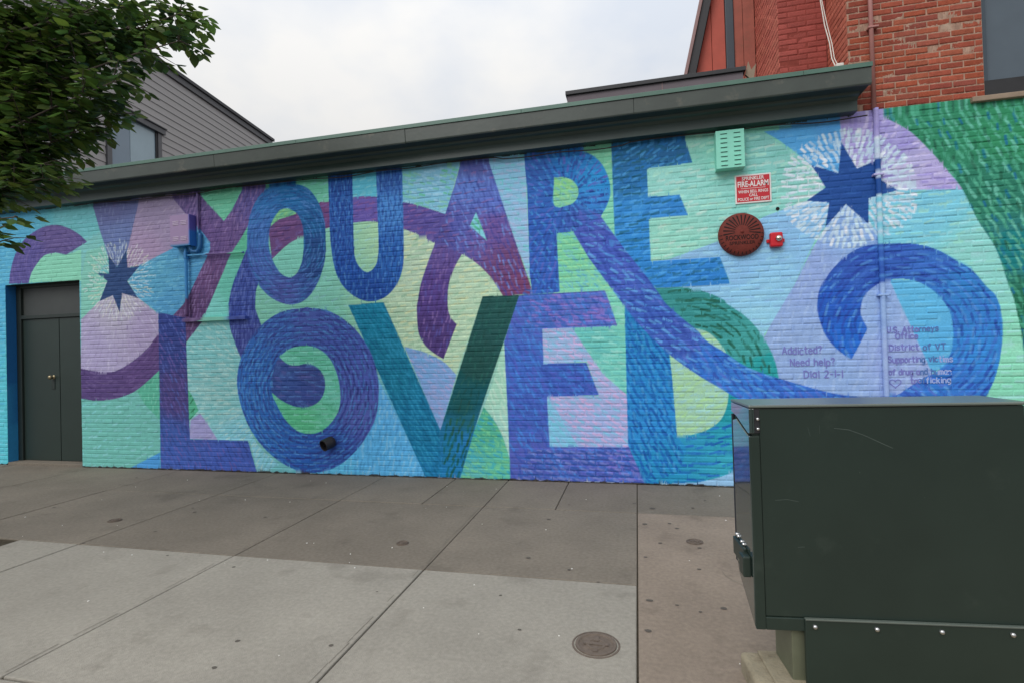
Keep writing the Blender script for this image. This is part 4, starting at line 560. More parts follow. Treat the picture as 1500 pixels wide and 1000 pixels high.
# ---- mural building
DX0,DX1,DZ=-10.03,-8.48,43*.0677+.003; SEAM=2.59; TOPZ=61*CRS
DOOR=(DX0,DX1,-.1,DZ)
mb=empty('mural_building',(-4,0,0),'long low brick building painted with a blue and mint lettering mural under a green cornice','building')
wall=mortar_sheet(-13.2,SEAM,0,TOPZ,[DOOR],mb,False,M['mural'],'wall')
lay_bricks(brick_list(-13.2,SEAM,0,TOPZ,[DOOR]),wall,300,1,False,.0013,M['mural'],'painted_bricks')
core=MB(); core.box(-13.2,SEAM,.3,9,-.1,4.42); core.box(-13.2,DX0-.001,.02,.3,-.1,4.4); core.box(DX1+.001,SEAM,.02,.3,-.1,4.4); core.box(DX0-.001,DX1+.001,.02,.3,DZ+.001,4.4)
core.build('core',M['tar'],mb)
# door recess
nrow=24
for x in(DX0,DX1):
    rv=MB()
    for i in range(nrow):
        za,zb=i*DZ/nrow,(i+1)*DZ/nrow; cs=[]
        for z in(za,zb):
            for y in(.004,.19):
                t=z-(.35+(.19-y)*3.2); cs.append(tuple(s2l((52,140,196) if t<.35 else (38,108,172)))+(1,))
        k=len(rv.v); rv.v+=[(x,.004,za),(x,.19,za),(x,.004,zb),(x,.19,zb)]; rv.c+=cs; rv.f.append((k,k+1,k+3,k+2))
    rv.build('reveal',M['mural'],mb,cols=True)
hd=MB(); hd.box(DX0,DX1,.012,.3,DZ-.002,DZ+.05); hd.build('lintel',M['doorframe'],mb)
th=MB(); th.box(DX0,DX1,.0,.3,-.02,.035); th.build('threshold',M['slab_old'],mb,bevel=.006)
df=MB(); y0,y1=.15,.26
df.box(DX0,DX0+.1,y0,y1,.03,DZ); df.box(DX1-.07,DX1,y0,y1,.03,DZ); df.box(DX0+.1,DX1-.07,y0+.002,y1,2.36,2.42); df.box(DX0+.1,DX1-.07,y0+.002,y1,2.87,DZ)
df.build('door_frame',M['doorframe'],mb,bevel=.004)
tp=MB(); tp.box(DX0+.1,DX1-.07,.19,.24,2.42,2.87); tp.build('transom_panel',M['transom'],mb)
d1=MB(); d1.box(DX0+.105,-9.158,.18,.23,.04,2.355); lf=d1.build('door_leaf',M['door'],mb,bevel=.004)
kn=MB(); kn.lathe([(.0,-.075),(.02,-.074),(.033,-.06),(.035,-.045),(.026,-.03),(.014,-.025),(.014,-.008),(.034,-.006),(.036,0)],(-9.29,.18,1.4),(0,1,0),n=24); kn.build('door_knob',M['brass'],lf,smooth=True)
pl=MB(); pl.box(-9.325,-9.255,.172,.18,1.2,1.36); pl.build('lock_plate',M['doorframe'],lf,bevel=.003)
d2=MB(); d2.box(-9.146,DX1-.075,.18,.23,.04,2.355); d2.build('door_leaf',M['door'],mb,bevel=.004)
# cornice
CE=2.44
cl=MB()
prof_up=[(.02,4.28),(-.31,4.28),(-.325,4.265),(-.345,4.265),(-.35,4.28),(-.36,4.445),(.02,4.445)]
def runx(p,q,t): return (t,p,q)
XB=[-13.2,-9.1,-5.6,-2.75,.05,CE]; co=None
for a,b in zip(XB,XB[1:]):
    cor=MB(); dy=rnd.uniform(-.003,.003); dz=rnd.uniform(-.003,.003); cor.prism([(p+(dy if p<0 else 0),q+(dz if q<4.4 else 0)) for p,q in prof_up],a+.0012,b-.0012,runx)
    o_=cor.build('cornice' if co is None else 'fascia_board',M['cornice_up'],mb if co is None else co,bevel=.004); co=co or o_
cp=MB()
XC=[-13.2,-10.4,-7.35,-4.3,-1.25,1.8,CE+.006]
for a,b in zip(XC,XC[1:]):
    c1=MB(); c1.prism([(.3,4.447),(-.362,4.447),(-.366,4.44),(-.372,4.44),(-.37,4.488),(-.352,4.494),(.3,4.494)],a+.0015,b-.0015,runx); c1.build('flashing',M['cap'],co,bevel=.002)
lw=MB(); lw.prism([(.02,4.278),(-.2,4.278),(-.185,4.25),(-.15,4.235),(-.128,4.21),(-.12,4.205),(-.12,4.095),(.0,4.095),(.0,4.082),(.02,4.082)],-13.2,CE-.055,runx); lw.build('frieze_board',M['cornice_low'],co,bevel=.003)
sf=MB(); sf.box(-13.2,CE-.02,-.31,.01,4.272,4.279); sf.build('soffit',M['soffit'],co)
rf=MB(); rf.box(-13.2,SEAM,.3,9,4.421,4.44); rf.build('roof',M['tar'],mb)
# cable slung below the cornice
cb=MB(); path=[]
for i in range(120):
    x=-8.5+i*(11.0/119); path.append((x,-.045-.01*math.sin(i*.7),4.062+.012*math.sin(x*2.1)+.008*math.sin(x*5.3)-(.02 if -1.6<x<0 else 0)))
cb.tube(path,.007,6)
tag(cb.build('cable',M['cable'],at=(-3,-.04,4.06)),'thin dark cable slung along the wall just under the green cornice','cable')
# ------------------------------------------------------------------ red brick building
WX,WZ=3.61,4.165
rb=empty('red_brick_building',(3.5,0,0),'tall red brick building with a boarded window beside the low green cornice','building')
WIN=(WX,4.75,WZ-.03,6.1); SILL=(3.475,4.9,4.07,WZ-.03)
RT=6.7; RT=round(RT/CRS)*CRS
w2=mortar_sheet(SEAM,5.2,0,TOPZ,[],rb,False,M['mural'],'painted_wall')
lay_bricks(brick_list(SEAM,5.2,0,60*CRS,[],.031),w2,170,2,False,.0016,M['mural'],'painted_bricks')
lay_bricks(brick_list(SEAM,5.2,60*CRS,61*CRS,[SILL],.031),w2,10,21,False,.0016,M['mural'],'painted_bricks')
w3=mortar_sheet(2.352,5.2,61*CRS,RT,[WIN],rb,True,M['mortar'],'bare_wall',depth=.0042)
lay_bricks(brick_list(2.352,5.2,61*CRS,RT,[WIN,SILL],.031),w3,130,3,True,.0024,M['bare'],'red_bricks')
cr=MB(); cr.box(2.36,5.2,.16,.603,4.3,RT); cr.box(2.36,WX,.012,.16,4.3,RT); cr.box(4.75,5.2,.012,.16,4.3,RT); cr.box(WX,4.75,.012,.16,6.1,RT); cr.box(2.36,5.2,.603,8,4.3,RT+1); cr.box(2.62,5.2,.012,8,-.1,4.3)
# lower inner part stays behind the window board
cr.build('core',M['bare_core'] if 'bare_core' in M else M['tar'],rb)
# sides that step back behind the cornice, laid in brick
def brick_face(org,dx,n,length,z0,z1,seed,palette,name,parent,limit,mortar_rgb,rough=.0015,foreshort=False):
    """bricks on a vertical face: org start point, dx unit direction along it, n outward normal"""
    bl=brick_list(0,length,z0,z1,[]); V,F,C=brick_arrays(bl,seed,True,rough)
    rng=np.random.default_rng(seed); base=np.array([s2l(palette[i]) for i in rng.integers(len(palette),size=len(bl))])*rng.uniform(.9,1.08,(len(bl),1)); C[...,:3]=base[:,None,:]
    o=np.array(org); dx=np.array(dx); n=np.array(n); W=o[None,None,:]+V[...,0:1]*dx-V[...,1:2]*n+V[...,2:3]*np.array([0,0,1.])
    flip=np.cross(dx,[0,0,1.])@n<0
    Fx=F[:,::-1] if flip else F
    po=np.array(wloc(parent))
    m=MB(); a=o-n*.0032; b=a+dx*length; m.add([(a[0],a[1],z0),(b[0],b[1],z0),(b[0],b[1],z1),(a[0],a[1],z1)],[(0,1,2,3)],tuple(s2l(mortar_rgb))+(1,))
    ms=m.build(name,M['mortar2'],parent,cols=True)
    k=[i for i in range(len(bl)) if 0<project(W[i].mean(0))[1]<1]
    k=sorted(k,key=lambda i:project(W[i].mean(0))[2])[:limit]; ks=set(k)
    for i in k:
        c=W[i].mean(0); fast_mesh('brick',W[i]-c,Fx,C[i],M['bare2'],ms,tuple(c-po-np.array(ms.location)))
    r=[i for i in range(len(bl)) if i not in ks]
    if r:
        nv=W.shape[1]; Fr=(Fx[None]+np.arange(len(r))[:,None,None]*nv).reshape(-1,4)
        tag(fast_mesh('red_bricks',(W[r]-po).reshape(-1,3),Fr,C[r].reshape(-1,4),M['bare2'],ms,tuple(-Vector(ms.location))),kind='stuff')
    return ms
M['bare2']=material('red_painted_brick',attr='paint',rough=.75,spec=.25,var=.1,vscale=14,bump=.4,bscale=80,var2=(60,.07))
M['mortar2']=material('red_painted_joint',attr='paint',rough=.9,spec=.1,var=.15,vscale=16)
PA=[(194,108,88),(186,102,84),(200,114,94)]; PB=[(162,80,72),(156,76,68),(168,84,76)]; PC=[(204,114,98),(198,108,94),(208,120,102)]
brick_face((2.352,.603,0),(0,-1,0),(-1,0,0),.603,4.35,RT,31,PA,'return_wall',rb,10,(166,92,76))
brick_face((1.82,.603,0),(1,0,0),(0,-1,0),.532,4.35,RT,32,PB,'recess_wall',rb,30,(140,70,62))
brick_face((1.82,1.8,0),(0,-1,0),(-1,0,0),1.197,4.35,RT+.6,33,PC,'return_wall',rb,30,(176,98,84))
bk=MB(); bk.box(1.84,2.36,.625,8,4.35,RT+1); bk.build('rear_core',M['tar'],rb)
# boarded upper bay with raking edge
bay=MB(); yb=1.8
def bx(poly,y0_,y1_,name,mat,parent,bev=.004):
    m=MB(); m.prism(poly,y0_,y1_,lambda p,q,t:(p,t,q)); return m.build(name,mat,parent,bevel=bev)
zb,zt=4.4,7.6; lx=lambda z: .88+(z-5.72)*.234
bx([(lx(zb)+.02,zb),(1.82,zb),(1.82,zt),(lx(zt)+.02,zt)],yb+.03,yb+4,'bay_wall',M['red_panel2'],rb)
bx([(lx(zb)+.12,zb),(1.22,zb),(1.22,zt),(lx(zt)+.12,zt)],yb+.006,yb+.03,'board',M['red_panel'],rb)
bx([(1.225,zb),(1.41,zb),(1.41,zt),(1.225,zt)],yb+.002,yb+.03,'board',M['red_panel'],rb)
bx([(1.535,zb),(1.655,zb),(1.655,zt),(1.535,zt)],yb-.004,yb+.03,'board',M['red_panel2'],rb)
bx([(1.66,zb),(1.815,zb),(1.815,zt),(1.66,zt)],yb+.0,yb+.03,'board',M['red_panel2'],rb)
bx([(1.415,zb),(1.53,zb),(1.53,zt),(1.415,zt)],yb-.03,yb+.02,'corner_post',M['boardframe'],rb,.01)
bx([(lx(zb)-.005,zb),(lx(zb)+.115,zb),(lx(zt)+.115,zt),(lx(zt)-.005,zt)],yb-.12,yb+.03,'rake_board',M['black'],rb)
bx([(lx(zb)-.055,zb),(lx(zb)-.007,zb),(lx(zt)-.007,zt),(lx(zt)-.055,zt)],yb-.16,yb+.2,'rake_trim',M['pinktrim'],rb)
# window
wf=MB(); wf.box(WX,WX+.045,.02,.14,WZ,6.1); wf.box(WX+.045,4.75,.02,.14,WZ,WZ+.045); wfo=wf.build('window',M['boardframe'],rb,bevel=.004)
wb=MB(); wb.box(WX+.045,4.75,.075,.1,WZ+.045,6.1); wb.build('board_panel',M['board'],wfo)
wr=MB(); wr.box(WX+.045,4.75,.05,.075,WZ+.047,WZ+.075); wr.build('bottom_rail',M['boardframe'],wfo,bevel=.003)
sl_=MB(); sl_.box(3.478,4.9,-.045,.16,4.074,WZ-.035); sl_.build('window_sill',M['sill'],rb,bevel=.008)
# ------------------------------------------------------------------ downpipe on the seam
dp=empty('conduit_pipe',(SEAM,-.04,0),'vertical pipe on the seam of the two buildings, painted over at mural height','pipe')
m=MB(); zz=np.linspace(0,4.13,140)
m.tube([(SEAM,-.034,z) for z in zz],.026,12)
m.c=[tuple(sample_mural(IMG,np.array(SEAM+.02),np.array(v[2])))+(1,) for v in m.v]
m.build('painted_length',M['mural'],dp,smooth=True,cols=True)
m=MB(); m.tube([(SEAM-.015,-.034,4.131),(SEAM-.015,-.034,6.6)],.022,12); m.build('bare_length',M['pipe_pink'],dp,smooth=True)
for z in(.9,2.1,3.4,5.0,5.6):
    m=MB(); m.box(SEAM-.05,SEAM+.05,-.062,.0,z,z+.02); m.c=[tuple(sample_mural(IMG,np.array(SEAM+.02),np.array(min(z,4.1))))+(1,)]*8
    m.build('pipe_strap',M['mural'] if z<4 else M['pipe_pink'],dp,cols=True,bevel=.003)
# white cable with a junction box on the cornice
wc=empty('cable_with_box',(2.23,.0,4.5),'thin white cable dropping to a small white box on the cornice edge','cable')
m=MB(); m.tube([(2.15,.3,6.6),(2.16,.2,5.6),(2.175,.12,5.2),(2.2,.06,4.95),(2.195,.0,4.75),(2.21,-.06,4.62),(2.235,-.14,4.53)],.006,8); m.build('cable_run',M['white'],wc,smooth=True)
m=MB(); m.tube([(2.155,.32,6.6),(2.18,.22,5.6),(2.2,.12,5.2),(2.222,.06,4.95),(2.22,.0,4.75),(2.25,-.05,4.6),(2.24,-.14,4.52)],.005,8); m.build('cable_run',M['white'],wc,smooth=True)
m=MB(); m.box(2.17,2.245,-.2,-.12,4.504,4.6); m.build('junction_box',M['white'],wc,bevel=.012)
# ------------------------------------------------------------------ low roof curb behind the cornice
rc=empty('roof_curb',(.3,1,4.45),'low grey roof curb with black edge standing behind the green cornice','roof curb')
m=MB(); m.box(-.81,1.40,.6,1.7,4.445,5.03); m.build('curb_body',M['curb'],rc)
m=MB(); m.box(-.83,1.43,.57,1.73,5.032,5.085); m.build('edge_flashing',M['black'],rc,bevel=.004)
m=MB(); m.box(.42,.428,.594,.6,4.445,5.03); m.build('seam_strip',M['pinktrim'],rc)
m=MB(); m.prism([(1.43,5.0),(1.52,4.9),(1.56,5.12),(1.5,5.05),(1.47,5.16)],.62,.66,lambda p,q,t:(p,t,q)); m.build('torn_flashing',M['sill'],rc)
# ------------------------------------------------------------------ wall fixtures
def painted_box(name,x0,x1,y0,y1,z0,z1,parent,n=8,tint=None,bev=.006):
    m=MB(); bmx=bmesh.new()
    m.box(x0,x1,y0,y1,z0,z1); me=bpy.data.meshes.new(name); org=wloc(parent)
    me.from_pydata([tuple(Vector(p)) for p in m.v],[],m.f); bmx.from_mesh(me); bmesh.ops.recalc_face_normals(bmx,faces=bmx.faces)
    bmesh.ops.subdivide_edges(bmx,edges=bmx.edges[:],cuts=n,use_grid_fill=True)
    bmx.to_mesh(me); bmx.free(); a=me.color_attributes.new('paint','FLOAT_COLOR','POINT')
    for i,v in enumerate(me.vertices):
        c=tint or tuple(sample_mural(IMG,np.array(v.co.x),np.array(min(v.co.z,4.1)))); a.data[i].color=tuple(c)[:3]+(1,)
        v.co-=org
    me.materials.append(M['fixture']); o=bpy.data.objects.new(name,me); COL.objects.link(o); o.parent=parent
    return o
M['fixture']=material('painted_metal',attr='paint',rough=.4,spec=.4,var=.04,vscale=8)
MINT=tuple(s2l((142,222,200)))
def louvre_box(name,x0,x1,z0,z1,dep,rows,label,tint,slitmat):
    e=empty(name,((x0+x1)/2,0,z0),label,'vent box'); painted_box('housing',x0,x1,-dep,.004,z0,z1,e,tint=tint)
    w=(x1-x0)
    for r in range(rows):
        for cx in(x0+w*.28,x0+w*.75):
            z=z0+(z1-z0)*(.1+.84*r/(rows-1)) if rows>4 else z0+(z1-z0)*(.25+.5*(r//2)+.06*(r%2))
            m=MB(); hw=w*.115
            m.prism([(0,0),(-.010,-.004),(-.010,-.012),(0,-.011)],cx-hw,cx+hw,lambda p,q,t:(t,-dep+p-.0005,z+q)); m.c=[tuple(tint)+(1,)]*len(m.v) if tint else [tuple(sample_mural(IMG,np.array(cx),np.array(z)))+(1,)]*len(m.v)
            m.build('louvre',M['fixture'],e,cols=True)
            m=MB(); m.box(cx-hw,cx+hw,-dep-.0012,-dep-.0004,z-.019,z-.011); m.build('slot',slitmat,e)
    return e
M['slit']=material('shaded_slot',lin(52,92,92),rough=.9,var=.05)
louvre_box('louvred_vent_box',.944,1.244,3.616,4.043,.13,8,'mint painted louvred vent box high on the wall under the cornice',MINT,M['slit'])
# the painted meter box with its conduits
mbx=empty('louvred_meter_box',(-6.37,0,3.28),'lilac and blue painted box with conduits on the wall beside the letter Y','electric box')
o=painted_box('housing',-6.6,-6.26,-.125,.004,3.28,3.73,mbx,n=10)
a=o.data.color_attributes['paint']
for i,v in enumerate(o.data.vertices):
    p=v.co+Vector(mbx.location)
    if p.x>-6.265: a.data[i].color=tuple(s2l((96,92,178) if p.z>3.52 else (52,118,200)))+(1,)
    elif p.z<3.29: a.data[i].color=tuple(s2l((52,130,180)))+(1,)
    else: a.data[i].color=tuple(s2l((164,140,180)))+(1,)
for z in(3.59,3.614,3.638,3.36,3.384,3.408):
    for cx in(-6.5,-6.36):
        m=MB(); m.prism([(0,.006),(-.008,.001),(-.008,-.001),(0,-.006)],cx-.05,cx+.05,lambda p,q,t:(t,-.125+p,z+q)); m.c=[tuple(s2l((226,214,232)))+(1,)]*len(m.v); m.build('louvre',M['fixture'],mbx,cols=True)
def conduit(name,path,r,parent,colf=None):
    P=[]; 
    for a_,b_ in zip(path,path[1:]):
        n=max(2,int((Vector(b_)-Vector(a_)).length/.04)); P+=[Vector(a_).lerp(Vector(b_),i/n) for i in range(n)]
    P.append(Vector(path[-1])); m=MB(); m.tube(P,r,8); m.c=[tuple(colf(v) if colf else sample_mural(IMG,np.array(v[0]),np.array(min(v[2],4.1))))[:3]+(1,) for v in m.v]
    return m.build(name,M['fixture'],parent,smooth=True,cols=True)
blu=lambda v:s2l((60,140,205)) if v[2]>2.5 else s2l((92,62,112))
conduit('conduit',[(-6.41,-.045,3.27),(-6.41,-.045,2.25)],.022,mbx,blu)
conduit('conduit',[(-6.41,-.04,3.15),(-5.42,-.04,3.13)],.013,mbx)
conduit('conduit',[(-6.2,-.03,4.06),(-6.2,-.03,3.45)],.016,mbx)
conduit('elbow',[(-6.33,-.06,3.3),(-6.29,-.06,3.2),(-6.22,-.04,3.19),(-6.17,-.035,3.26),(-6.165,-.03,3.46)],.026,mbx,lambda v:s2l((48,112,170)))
m=MB(); m.box(-6.43,-6.39,-.07,.0,3.1,3.2); m.c=[tuple(s2l((56,132,196)))+(1,)]*8; m.build('junction',M['fixture'],mbx,cols=True,bevel=.005)
rail=empty('wall_rail',(-5.95,-.03,2.2),'short painted metal rail across the wall above the letter L','rail')
painted_box('rail_bar',-6.5,-5.41,-.055,.004,2.175,2.225,rail,n=16)
# fire alarm sign
sg=empty('fire_alarm_sign',(1.342,0,3.22),'red and white enamel SPRINKLER FIRE-ALARM sign with rusted edges','sign')
SX,SZ=1.342,3.389
m=MB(); m.box(SX-.192,SX+.192,-.012,-.004,SZ-.165,SZ+.165); m.build('plate',M['signwhite'],sg,bevel=.006)
m=MB(); m.box(SX-.175,SX+.175,-.0135,-.0122,SZ-.147,SZ+.147); m.build('red_field',M['signred'],sg)
for body,z,h,w_,bo in(('SPRINKLER',.117,.054,.235,.0012),('FIRE-ALARM',.052,.09,.325,.0022),('WHEN BELL RINGS',-.033,.047,.315,.0009),('CALL',-.075,.044,.09,.0009),('POLICE or FIRE DEPT',-.119,.047,.328,.0008)):
    vs,fs=text_mesh(body,h,bo,w_); m=MB(); m.add([(SX+v[0],-.0145,SZ+z+v[1]) for v in vs],fs); m.build('lettering',M['signwhite'],sg)
m=MB(); m.box(SX-.13,SX+.13,-.0148,-.0138,SZ+.003,SZ+.007); m.build('rule',M['signwhite'],sg)
# rusty sprinkler bell
BX,BZ,BR=1.195,2.872,.245
be=empty('sprinkler_bell',(BX,0,BZ),'large round rusty red iron bell cover with sunburst slots and raised lettering','bell')
m=MB(); prof=[(.0,-.1),(.03,-.1),(.05,-.098),(.09,-.094),(.15,-.086),(.2,-.074),(.225,-.062),(.24,-.045),(BR,-.025),(BR,0.004)]
m.lathe(prof,(BX,0,BZ),(0,1,0),n=64); m.build('bell_shell',M['rust'],be,smooth=True)
m=MB(); m.lathe([(0,-.112),(.012,-.111),(.02,-.105),(.022,-.095)],(BX,0,BZ+.02),(0,1,0),n=20); m.build('centre_boss',M['rust'],be,smooth=True)
def dome(r): 
    for (r0,h0),(r1,h1) in zip(prof,prof[1:]):
        if r0<=r<=r1 and r1>r0: return h0+(h1-h0)*(r-r0)/(r1-r0)
    return -.03
def on_dome(x,z,lift=.0015): return (BX+x,dome(min(.244,math.hypot(x,z)))-lift,BZ+z)
for i in range(15):
    a=math.radians(-6+192*i/14); m=MB(); ca,sa=math.cos(a),math.sin(a); oz=.018; pts=[]
    for r in np.linspace(.075,.198,7):
        wd=.0035+.0048*(r-.075)/.123
        pts.append((on_dome(ca*r-sa*wd,oz+sa*r+ca*wd),on_dome(ca*r+sa*wd,oz+sa*r-ca*wd)))
    vs=[p for pr in pts for p in pr]; m.add(vs,[(2*k,2*k+1,2*k+3,2*k+2) for k in range(6)]); m.build('sunburst_slot',M['hole'],be)
for body,z,h,w_,bo in(('ROCKWOOD',-.048,.075,.345,.0012),('SPRINKLER',-.108,.05,.27,.0004)):
    vs,fs=text_mesh(body,h,bo,w_); m=MB(); m.add([on_dome(v[0],z+v[1],.002) for v in vs],fs); m.build('lettering',M['hole'],be)
for i in range(17):
    a=math.radians(182+i*(176/16)); m=MB(); ca,sa=math.cos(a),math.sin(a); pts=[]
    for r in(.205,.215,.226,.236): pts.append((on_dome(ca*r-sa*.004,sa*r+ca*.004),on_dome(ca*r+sa*.004,sa*r-ca*.004)))
    m.add([p for pr in pts for p in pr],[(2*k,2*k+1,2*k+3,2*k+2) for k in range(3)]); m.build('rim_slot',M['hole'],be)
# red alarm strobe
al=empty('fire_alarm_strobe',(1.556,0,2.70),'small red fire alarm strobe with clear lens beside the round bell','fire alarm')
m=MB(); m.box(1.49,1.622,-.075,.0,2.7,2.862); m.build('housing',M['alarm'],al,bevel=.018,seg=3)
m=MB(); m.box(1.462,1.65,-.02,.0,2.755,2.795); m.build('mounting_lug',M['alarm'],al,bevel=.006)
m=MB(); m.lathe([(0,-.115),(.018,-.112),(.03,-.1),(.034,-.085),(.034,-.07)],(1.572,0,2.79),(0,1,0),n=24); m.build('lens',M['chrome'],al,smooth=True)
# black vent stub
vs_=empty('vent_pipe_stub',(-4.13,0,.44),'short black vent pipe sticking out of the round letter O','vent pipe')
ax=Vector((-.42,-1,-.3)).normalized(); m=MB(); m.lathe([(.052,.0),(.052,.02),(.058,.02),(.075,.02),(.08,.05),(.08,.165),(.071,.168),(.068,.16),(.066,.06),(0,.06)],Vector((-4.09,.01,.46)),ax,n=32); m.build('pipe_end',M['blackpipe'],vs_,smooth=False)
m=MB(); m.lathe([(0,.0),(.02,.0)],(1.593,-.003,3.138),(0,-1,0),n=14); m.add([(1.593+.017*math.cos(k*.628),-.004,3.138+.017*math.sin(k*.628)) for k in range(10)],[tuple(range(10))]); tag(m.build('drill_hole',M['hole'],at=(1.593,0,3.138)),'small round dark hole in the wall between sign and star','hole')
# ------------------------------------------------------------------ handwriting on the mural
G={'A':'0,0 2,6 4,0|.7,2 3.3,2','d':'3,6 3,0|3,3 2,4 1,4 0,3 0,1 1,0 2,0 3,1','i':'.5,0 .5,4|.5,5.3 .5,5.7','c':'3,3.4 2,4 1,4 0,3 0,1 1,0 2,0 3,.6','t':'1,6 1,1 1.6,0 2.4,0|0,4 2.4,4','e':'0,2.2 3,2.2 3,3 2,4 1,4 0,3 0,1 1,0 2,0 3,.6',
'?':'0,5 .6,6 2,6 2.6,5 2.4,4 1.3,3 1.3,2|1.3,.6 1.3,.2','N':'0,0 0,6 3.6,0 3.6,6','h':'0,6 0,0|0,3 1,4 2,4 3,3 3,0','l':'.5,6 .5,0','p':'0,4 0,-2|0,3 1,4 2,4 3,3 3,1 2,0 1,0 0,1','D':'0,0 0,6 2,6 3.6,4.6 3.6,1.4 2,0 0,0','a':'3,4 3,0|3,3 2,4 1,4 0,3 0,1 1,0 2,0 3,1',
'2':'0,5 1,6 2.4,6 3,5 3,4 0,0 3.2,0','-':'0,2.6 2,2.6','1':'.6,0 .6,6','U':'0,6 0,1.5 1,0 2.6,0 3.6,1.5 3.6,6','S':'3.4,5.2 2.4,6 1,6 0,5 0,4 1,3.2 2.4,2.8 3.4,2 3.4,1 2.4,0 1,0 0,.8','.':'.4,0 .4,.5','o':'1,4 0,3 0,1 1,0 2,0 3,1 3,3 2,4 1,4','r':'0,4 0,0|0,2.6 1,4 2.2,4','n':'0,4 0,0|0,3 1,4 2,4 3,3 3,0','y':'0,4 1.5,.4|3,4 1.5,.4 .6,-2','s':'2.8,3.4 2,4 .8,4 0,3.2 .6,2.4 2.2,1.8 2.8,1 2,0 .8,0 0,.6',
'O':'1.4,6 0,4.4 0,1.6 1.4,0 2.8,0 4.2,1.6 4.2,4.4 2.8,6 1.4,6','f':'2.4,5.4 1.8,6 1,5.4 1,0|0,4 2.2,4','V':'0,6 2,0 4,6','T':'0,6 4,6|2,6 2,0','u':'0,4 0,1 1,0 2,0 3,1|3,4 3,0','g':'3,4 3,-1 2,-2 .6,-2|3,3 2,4 1,4 0,3 0,1 1,0 2,0 3,1','v':'0,4 1.5,0 3,4','m':'0,4 0,0|0,3 1,4 2,3 2,0|2,3 3,4 4,3 4,0','k':'0,6 0,0|2.6,4 0,1.8|1,2.6 2.8,0',"'":'.3,6 .3,5'}
DK=tuple(s2l((122,126,200)))+(1,); LT=tuple(s2l((158,178,232)))+(1,); MDK=tuple(s2l((86,122,186)))+(1,)
def write(m,body,x0,x1,z,h):
    adv=[]; x=0; k=h/6
    for ch in body:
        if ch==' ': adv.append((ch,x)); x+=3.2; continue
        w=max(float(t.split(',')[0]) for s in G[ch].split('|') for t in s.split()); adv.append((ch,x)); x+=w+1.5
    kx=(x1-x0)/(x-1.5)
    for ch,ox in adv:
        if ch==' ': continue
        jz=rnd.uniform(-.004,.004)
        for s in G[ch].split('|'):
            P=[(x0+(ox+float(a))*kx,z+jz+float(b)*k) for a,b in(t.split(',') for t in s.split())]
            ribbon(m,P)
def ribbon(m,P,w=.0058):
    for (xa,za),(xb,zb_) in zip(P,P[1:]):
        dx,dz=xb-xa,zb_-za; l=math.hypot(dx,dz) or 1; nx_,nz_=-dz/l*w,dx/l*w; ex,ez=dx/l*w*.6,dz/l*w*.6
        c=LT if (xa+za*.0>3.09 and za<1.45) or (xa>2.98 and za<1.235) else (MDK if xa>2.93 else DK)
        yk=-.0045-.00012*(len(m.f)%9); m.add([(xa-ex+nx_,yk,za-ez+nz_),(xa-ex-nx_,yk,za-ez-nz_),(xb+ex-nx_,yk,zb_+ez-nz_),(xb+ex+nx_,yk,zb_+ez+nz_)],[(0,1,2,3)],c)
for body,x0,x1,z,h in(('Addicted?',1.59,1.985,1.5,.078),('Need help?',1.669,2.11,1.37,.078),('Dial 2-1-1',1.804,2.185,1.238,.075)):
    m=MB(); write(m,body,x0,x1,z,h); m.build('lettering',M['fixture'],wall,cols=True)
for body,x0,x1,z,h in(('U.S. Attorneys',2.632,3.106,1.708,.056),('Office',2.711,2.915,1.638,.058),('District of VT',2.648,3.167,1.514,.062),('Supporting victims',2.632,3.225,1.385,.062),('of drug and human',2.635,3.208,1.254,.06),('trafficking',2.836,3.199,1.163,.058)):
    m=MB(); write(m,body,x0,x1,z,h); m.build('lettering',M['fixture'],w2,cols=True)
m=MB(); hp=[(2.69+.0034*16*math.sin(t)**3*1.0,1.165+.0032*(13*math.cos(t)-5*math.cos(2*t)-2*math.cos(3*t)-math.cos(4*t))) for t in np.linspace(0,2*math.pi,29)]
ribbon(m,hp,.004); m.build('painted_heart',M['fixture'],w2,cols=True)
# ------------------------------------------------------------------ green utility cabinet
TH=math.radians(5.6); FL=Vector((.491,-3.858,0)); e1=Vector((math.cos(TH),math.sin(TH),0)); e2=Vector((-math.sin(TH),math.cos(TH),0))
CM=lambda a,b,z: tuple(FL+e1*a+e2*b+Vector((0,0,z)))
CW,CD,ZT,ZB=1.14,.287,1.363,.345
ca=empty('utility_cabinet',FL+e1*CW/2+e2*CD/2+Vector((0,0,.1)),'dark green metal utility cabinet standing on the pavement','utility cabinet')
def cbx(name,a0,a1,b0,b1,z0,z1,mat,parent=ca,bev=.004):
    m=MB(); m.box(a0,a1,b0,b1,z0,z1,CM); return m.build(name,mat,parent,bevel=bev)
m=MB(); m.prism([(0.012,ZB),(CD-.02,.53),(CD-.02,ZT-.016),(.012,ZT-.016)],.012,CW-.012,lambda b,z,a:CM(a,b,z)); m.build('body',M['cabinet'],ca)
fr=MB(); fr.box(0,.042,-.002,.02,ZB,1.222,CM); fr.box(CW-.012,CW,-.002,.02,ZB,1.3,CM); fr.box(.042,CW-.012,-.002,.02,ZB,ZB+.058,CM); fr.build('front_frame',M['cabinet'],ca,bevel=.004)
pn=cbx('front_panel',.044,CW-.014,.003,.012,ZB+.06,ZT-.016,M['cabinet'])
